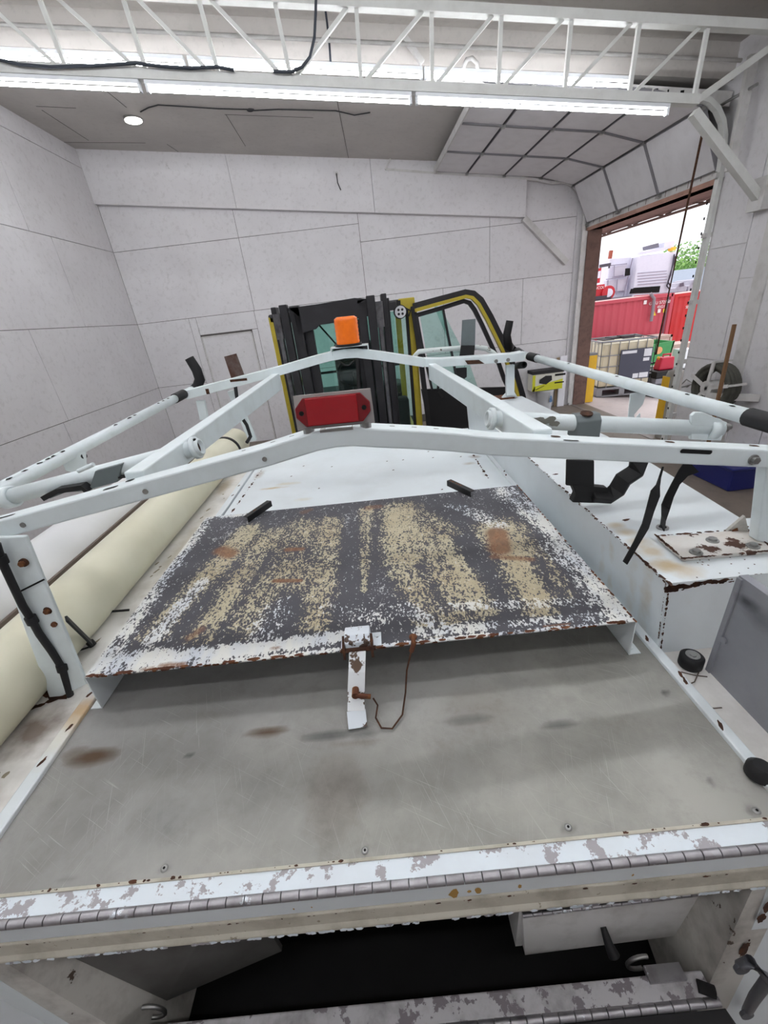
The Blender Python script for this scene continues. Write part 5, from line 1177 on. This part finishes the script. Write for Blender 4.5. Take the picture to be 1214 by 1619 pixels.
# crates and pallets in front of the container
M_cr = mat('weathered_pale_crate', '#cdb7ae', .8, dirt='#a48d84', amt=.6)
for (x, y, w, h_, Y, lb) in ((1019, 531, 1.7, .95, 17.45, 'long pale wooden crate in front of the pink red container'), (1070, 541, 1.0, .75, 16.7, 'small pale crate right of the green hopper')):
    c_ = WY(x, y, Y); z_ = gz(c_.x); t = thing('wooden_crate', (c_.x, Y, z_), lb, 'crate')
    MB().box((c_.x-w/2, Y-.4, z_+.1), (c_.x+w/2, Y+.4, z_+h_)).build('body', M_cr, t)
    m = MB()
    for u in (-w/2, 0, w/2-.08): m.box((c_.x+u, Y-.44, z_), (c_.x+u+.08, Y-.4, z_+h_))
    m.box((c_.x-w/2, Y-.44, z_+h_-.08), (c_.x+w/2, Y-.4, z_+h_)); m.build('battens', mat('batten_wood', '#b9a196', .8), t)
c_ = WY(970, 534, 17.0); z_ = gz(c_.x); m = MB()
for k in range(6): m.box((c_.x-1.0+.02*k, 16.5, z_+.16*k), (c_.x+.9-.03*k, 17.3, z_+.16*k+.05)); m.box((c_.x-1.0, 16.5, z_+.16*k), (c_.x-.8, 17.3, z_+.16*k+.13)); m.box((c_.x+.0, 16.5, z_+.16*k), (c_.x+.2, 17.3, z_+.16*k+.13)); m.box((c_.x+.6, 16.5, z_+.16*k), (c_.x+.8, 17.3, z_+.16*k+.13))
tag(m.build('pallet_stack', mat('grey_pallet_wood', '#8d7f80', .9)), 'stack of grey weathered pallets behind the tote', 'pallet stack')
c_ = WY(1085, 545, 14.9); z_ = gz(c_.x); tag(MB().box((c_.x-.15, 14.8, z_), (c_.x+.3, 15.3, z_+.65)).build('white_block', M_house), 'small white block beside the small pale crate', 'block')
# shipping containers
def container(p0, ux, Lc, hc, dcol, label, txt, face2=True):
    ux = V(ux).normalized(); uy = V((-ux.y, ux.x, 0)); t = thing('shipping_container', p0, label, 'shipping container', 'red shipping containers in the yard')
    P = lambda u, v, w: V(p0)+ux*u+uy*v+V((0, 0, w)); D = 2.44
    M_c = mat('container_'+dcol[1:], dcol, .6, dirt='#b8545a', amt=.35, dsc=1.5)
    def corr(P2, L2, nrm):
        prof = []; u = .15; n_ = int((L2-.3)/.28); pts = []
        for k in range(n_):
            b_ = .15+k*(L2-.3)/n_; w_ = (L2-.3)/n_
            pts += [(b_, .03), (b_+w_*.25, .03), (b_+w_*.5, 0), (b_+w_*.75, 0)]
        pts.append((L2-.15, .03)); vs = []; fs = []
        for (u_, o_) in pts: vs += [P2(u_, o_, .12), P2(u_, o_, hc-.1)]
        for k in range(len(pts)-1): fs.append((2*k, 2*k+2, 2*k+3, 2*k+1))
        return MB().add(vs, fs)
    corr(lambda u, o, w: P(-u, o, w), Lc, None).build('long_side', M_c, t)
    corr(lambda v, o, w: P(-o, v, w), D, None).build('end_side', M_c, t)
    m = MB()
    for (a_, b_) in (((0, 0, .06), (-Lc, 0, .06)), ((0, 0, hc-.05), (-Lc, 0, hc-.05)), ((0, 0, .06), (0, D, .06)), ((0, 0, hc-.05), (0, D, hc-.05)), ((0, 0, 0), (0, 0, hc)), ((-Lc, 0, 0), (-Lc, 0, hc)), ((0, D, 0), (0, D, hc))):
        m.bar(P(*a_), P(*b_), .12, .12)
    m.build('frame', M_c, t)
    m = MB().add([P(0, 0, hc-.02), P(-Lc, 0, hc-.02), P(-Lc, D, hc-.02), P(0, D, hc-.02)], [(3, 2, 1, 0)]); m.build('top', mat('container_roof', '#c9a9a4', .7), t)
    return t, P, ux
c1 = WY(1063, 463.6, 18.0); c1l = WY(940, 474.5, 18.0+0.0)
gz1 = gz(c1.x)-.12; hc = c1.z-gz1
t1, P1, u1 = container((c1.x, 18.0, gz1), (1, 0, 0), 12.2, hc, '#c04a58', 'faded pinkish red shipping container with white lettering, its corner beside the pull rope', '')
M_ltr = mat('white_lettering', '#f0e6e6', .7)
text_mesh('GESU 572158', .155, M_ltr, t1, WY(1043, 478.5, 17.96), u1, (0, 0, 1), .004)
text_mesh('45G1', .145, M_ltr, t1, WY(1045, 485, 17.96), u1, (0, 0, 1), .004)
q = WY(1034, 496, 17.96); MB().prism([q+V((-.09, 0, -.07)), q+V((.09, 0, -.07)), q+V((0, 0, .09))], (0, .004, 0)).build('warning_triangle', mat('caution_yellow', '#e3c02e', .6), t1)
for (x, y, mm_) in ((1042, 491.5, M_ltr), (1050.5, 491, MT['caution_yellow']), (1020, 478, M_ltr)):
    q = WY(x, y, 17.96); MB().box(q+V((-.06, 0, -.07)), q+V((.06, .004, .07))).build('placard', mm_, t1)
tag(MB().tube([WY(x, y, 17.86) for x, y in ((1028, 464), (1034, 472), (1032, 490), (1029, 508))], .06, 8).build('hanging_hose', mat('grey_hose', '#8b7f86', .7)), 'grey hose hanging down over the side of the pinkish red container', 'hose')
u_ = V((.98, .20, 0)).normalized(); p2 = WY(1069, 465.5, 18.9); g2 = gz(p2.x+3); q_ = V((p2.x, 18.9, g2))+u_*8.3
m2, P2, u2 = container(tuple(q_), u_, 8.3, p2.z-g2, '#c01c1c', 'bright red shipping container partly hidden by the right door track', '')
text_mesh('SEB 45', .16, M_ltr, m2, P2(-7.5, -.035, p2.z-g2-.55), u2, (0, 0, 1), .004)
# white box truck body beyond the container
YK = 23.5
def K(x, y, Y=YK): return WY(x, y, Y)
M_wt = mat('bleached_white_body', '#e4e2f0', .5, dirt='#cbc8dc', amt=.3)
kk = thing('service_truck', (K(1010, 460).x, YK+1, gz(K(1010, 460).x)), 'white box bodied service truck parked beyond the pinkish red container', 'truck')
MB().prism([K(1000, 470), K(1056, 463), K(1071, 397), K(1008, 405)], (0, 3.0, 0)).build('rear_body', M_wt, kk, bevel=.05)
MB().prism([K(955, 476, 24.1), K(1000, 470, 24.1), K(1008, 405, 24.1), K(965, 408, 24.1)], (0, 2.2, 0)).build('side_body', M_wt, kk, bevel=.05)
kx0, kx1, kg = K(958, 470).x, K(1056, 463).x, gz(K(1010, 460).x)
MB().box((kx0, YK+.1, kg+.6), (kx1, YK+2.9, K(1010, 466).z)).build('chassis', mat('truck_chassis_grey', '#8d8a96', .6), kk)
for wx in (kx0+.8, kx1-.8): MB().tube([(wx-.15, YK+.1, kg+.5), (wx+.15, YK+.1, kg+.5)], .5, 20).tube([(wx-.15, YK+2.6, kg+.5), (wx+.15, YK+2.6, kg+.5)], .5, 20).build('wheel', M_black, kk)
MB().prism([K(958, 462, 23.9), K(990, 459, 23.9), K(992, 440, 23.9), K(959, 444, 23.9)], (0, .25, 0)).prism([K(971, 437, 23.9), K(989, 434, 23.9), K(991, 418, 23.9), K(972, 421, 23.9)], (0, .25, 0)).build('locker_door', mat('locker_white', '#d5d0de', .5), kk)
m = MB()
for (a_, b_) in (((958, 442), (990, 437)), ((964, 420), (991, 417)), ((971, 420), (970, 438)), ((961, 443), (960, 460)), ((976, 441), (974, 466)), ((1000, 408), (985, 470))): m.bar(K(*a_, 23.8), K(*b_, 23.8), .04, .04, (0, 1, 0))
for y in (431, 435.5, 440, 444.5, 449): m.bar(K(1008, y+1, YK-.02), K(1054, y-3, YK-.02), .02, .03, (0, 1, 0))
m.build('seams', mat('seam_grey', '#9c96a8', .6), kk)
MB().prism([K(1000, 464, YK-.05), K(1003, 455, YK-.05), K(1044, 452, YK-.05), K(1042, 462, YK-.05)], (0, .3, 0)).build('dark_bay', M_dark, kk)
MB().prism([K(991, 436, YK-.08), K(992, 424, YK-.08), K(996, 424, YK-.08), K(996, 435, YK-.08)], (0, .2, 0)).build('tail_lamp', M_dark, kk)
P = [K(x, y, YK-.1) for x, y in ((1066, 402), (1064, 415), (1060, 435), (1054, 452), (1058, 457), (1060, 452), (1056, 446), (1062, 425), (1068, 405))]
MB().tube(P, .035, 6).build('hanging_cable', mat('dark_lavender_cable', '#46414e', .7), kk)
MB().prism([K(1049, 394, YK+.1), K(1065, 392, YK+.1), K(1067, 380, YK+.1), K(1051, 383, YK+.1)], (0, 1.2, 0)).bar(K(1010, 401, YK+.1), K(1052, 393, YK+.1), .3, .12).build('roof_unit', M_wt, kk)
MB().prism([K(1028, 394, YK+.1), K(1027, 388, YK+.1), K(1041, 384, YK+.1), K(1042, 391, YK+.1)], (0, .6, 0)).build('roof_gear', mat('grey_gear', '#77737f', .7), kk)
MB().box(K(1064, 396, YK-.1), K(1069, 390, YK-.1)+V((0, .4, 0))).build('amber_lamp', mat('amber_yellow', '#eeb030', .5, emit=('#eeb030', .2)), kk)
# red machine at the left
c_ = K(948, 466, 21.0); gm_ = gz(c_.x)
t = thing('red_machine', K(948, 470, 21.0), 'red welding machine with a small red post, above the container at the left', 'machine')
M_rm = mat('machine_red', '#c02430', .5)
MB().prism([K(938, 469, 21.0), K(955, 467, 21.0), K(956, 449, 21.0), K(940, 452, 21.0)], (0, 1.0, 0)).build('case', M_rm, t)
MB().prism([K(942, 448, 21.0), K(948, 447, 21.0), K(951, 423, 21.0), K(945, 425, 21.0)], (0, .3, 0)).build('post', M_rm, t)
MB().prism([K(944.5, 440, 20.97), K(948.5, 439.5, 20.97), K(950, 428, 20.97), K(946, 429, 20.97)], (0, .02, 0)).build('white_panel', M_wt, t)
MB().bar(K(948, 421, 21.0), K(965, 418, 21.0), .08, .12).box(K(963, 424, 21.0), K(965, 416, 21.0)+V((0, .1, 0))).build('crane_arm', mat('dark_grey_arm', '#4b4650', .6), t)
MB().box((c_.x-.5, 20.9, gm_), (c_.x+.5, 22.1, K(948, 468, 21.0).z)).build('stand', mat('dark_grey_arm', '#4b4650', .6), t)
text_mesh('LINCOLN', .16, M_ltr, t, K(948, 455, 20.95), (1, 0, .0), (0, 0, 1))
m = MB().tube([K(962, 463, 20.9), K(962, 463, 20.9)+V((0, .4, 0))], .30, 20).tube([K(962, 463, 20.88), K(962, 463, 20.9)], .18, 16, 1)
m.build('hose_drum', [M_rm, M_wt], t)
tag(MB().bar(K(964, 409, 23.7), K(966, 396, 23.7), .14, .14, (0, 1, 0)).build('marker_post', mat('brick_orange', '#a8533f', .6)), 'short orange brown marker on the left end of the white service truck', 'marker')
# scrap cars on the right behind the second container, long grey roof, trees
YS = 26.0
M_scr = mat('scrap_metal', '#b9b4c0', .6, dirt='#6b6474', amt=.9, dsc=1.2)
for (x0, y0, x1, y1, lb) in ((1066, 462, 1085, 447, 'crushed silver car on the scrap pile behind the containers, the left of the two'), (1087, 460, 1106, 442, 'crushed pale car on the scrap pile beside the right door track')):
    a_ = K(x0, y0, YS); b_ = K(x1, y0-2, YS); h_ = K(x0, y1, YS).z-a_.z; w_ = b_.x-a_.x; m = MB()
    m.prism([a_, b_, b_+V((0, 0, h_*.45)), b_+V((-w_*.2, 0, h_*.55)), b_+V((-w_*.35, 0, h_)), a_+V((w_*.3, 0, h_*.9)), a_+V((w_*.15, 0, h_*.5)), a_+V((0, 0, h_*.4))], (0, 1.7, 0))
    m.prism([a_+V((w_*.32, -.02, h_*.52)), b_+V((-w_*.3, -.02, h_*.55)), b_+V((-w_*.38, -.02, h_*.92)), a_+V((w_*.36, -.02, h_*.85))], (0, .02, 0), 1)
    m.prism([a_+V((0, 0, -2.2)), b_+V((0, 0, -2.2)), b_, a_], (0, 1.7, 0), 1)
    tag(m.build('scrap_car', [M_scr, mat('scrap_dark', '#6c6070', .7)]), lb, 'scrap car')
a_ = K(1062, 449, 36); b_ = K(1115, 434, 36)
tag(MB().prism([V((a_.x-4, 36, -6)), V((b_.x+8, 36, -6)), V((b_.x+8, 36, b_.z+.6)), V((a_.x-4, 36, a_.z+.9))], (0, 2, 0)).build('low_building', mat('pale_blue_roof', '#b9c6d6', .6)), 'long low pale blue building far behind the scrap cars', 'building')
def tree(px, py_top, Y, rx, rz, lb, n=1500, col='#6d9a4a'):
    c_ = WY(px, py_top, Y); top_ = c_.z; base = -3.0; cz = top_-rz; t = thing('tree', (c_.x, Y, base), lb, 'tree', 'trees beyond the yard')
    MB().tube([(c_.x, Y, base), (c_.x, Y, cz)], .25, 10, r2=.1).build('trunk', mat('bark', '#6b5d50', .9), t)
    rnd = random.Random(int(px)); m = MB(); lobes = [(rnd.uniform(-.6, .6)*rx, rnd.uniform(-.6, .6)*rx, rnd.uniform(-.8, .75)*rz, rnd.uniform(.3, .5)) for _ in range(16)]
    for k in range(n):
        lx_, ly_, lz_, lr = rnd.choice(lobes); v = V((rnd.gauss(0, 1), rnd.gauss(0, 1), rnd.gauss(0, 1))).normalized()*lr*rx*rnd.uniform(.7, 1.05)
        p = V((c_.x+lx_, Y+ly_, cz+lz_))+v; s_ = rnd.uniform(.12, .24); a_ = V((rnd.uniform(-1, 1), rnd.uniform(-1, 1), rnd.uniform(-1, 1))).normalized(); b_ = a_.orthogonal().normalized()
        m.add([p-a_*s_, p+b_*s_*.6, p+a_*s_, p-b_*s_*.6], [(0, 1, 2, 3)], rnd.choice((0, 0, 1)))
    m.build('foliage', [mat('leaf_green_'+col[1:], col, .7), mat('leaf_light', '#8fb765', .7)], t)
tree(1105, 372, 44, 5.0, 5.0, 'leafy green tree beyond the yard, the tall one right of the pull rope', 9000)
tree(1073, 398, 56, 3.2, 5.4, 'shorter leafy tree just left of the tall one, behind the white service truck', 4000)
tree(1150, 380, 43, 4.5, 6, 'leafy green tree beyond the yard, behind the right door track', 4000)
tree(948, 408, 50, 3.5, 5.5, 'darker green tree at the far left of the doorway behind the red machine', 4000, '#6f8a68')
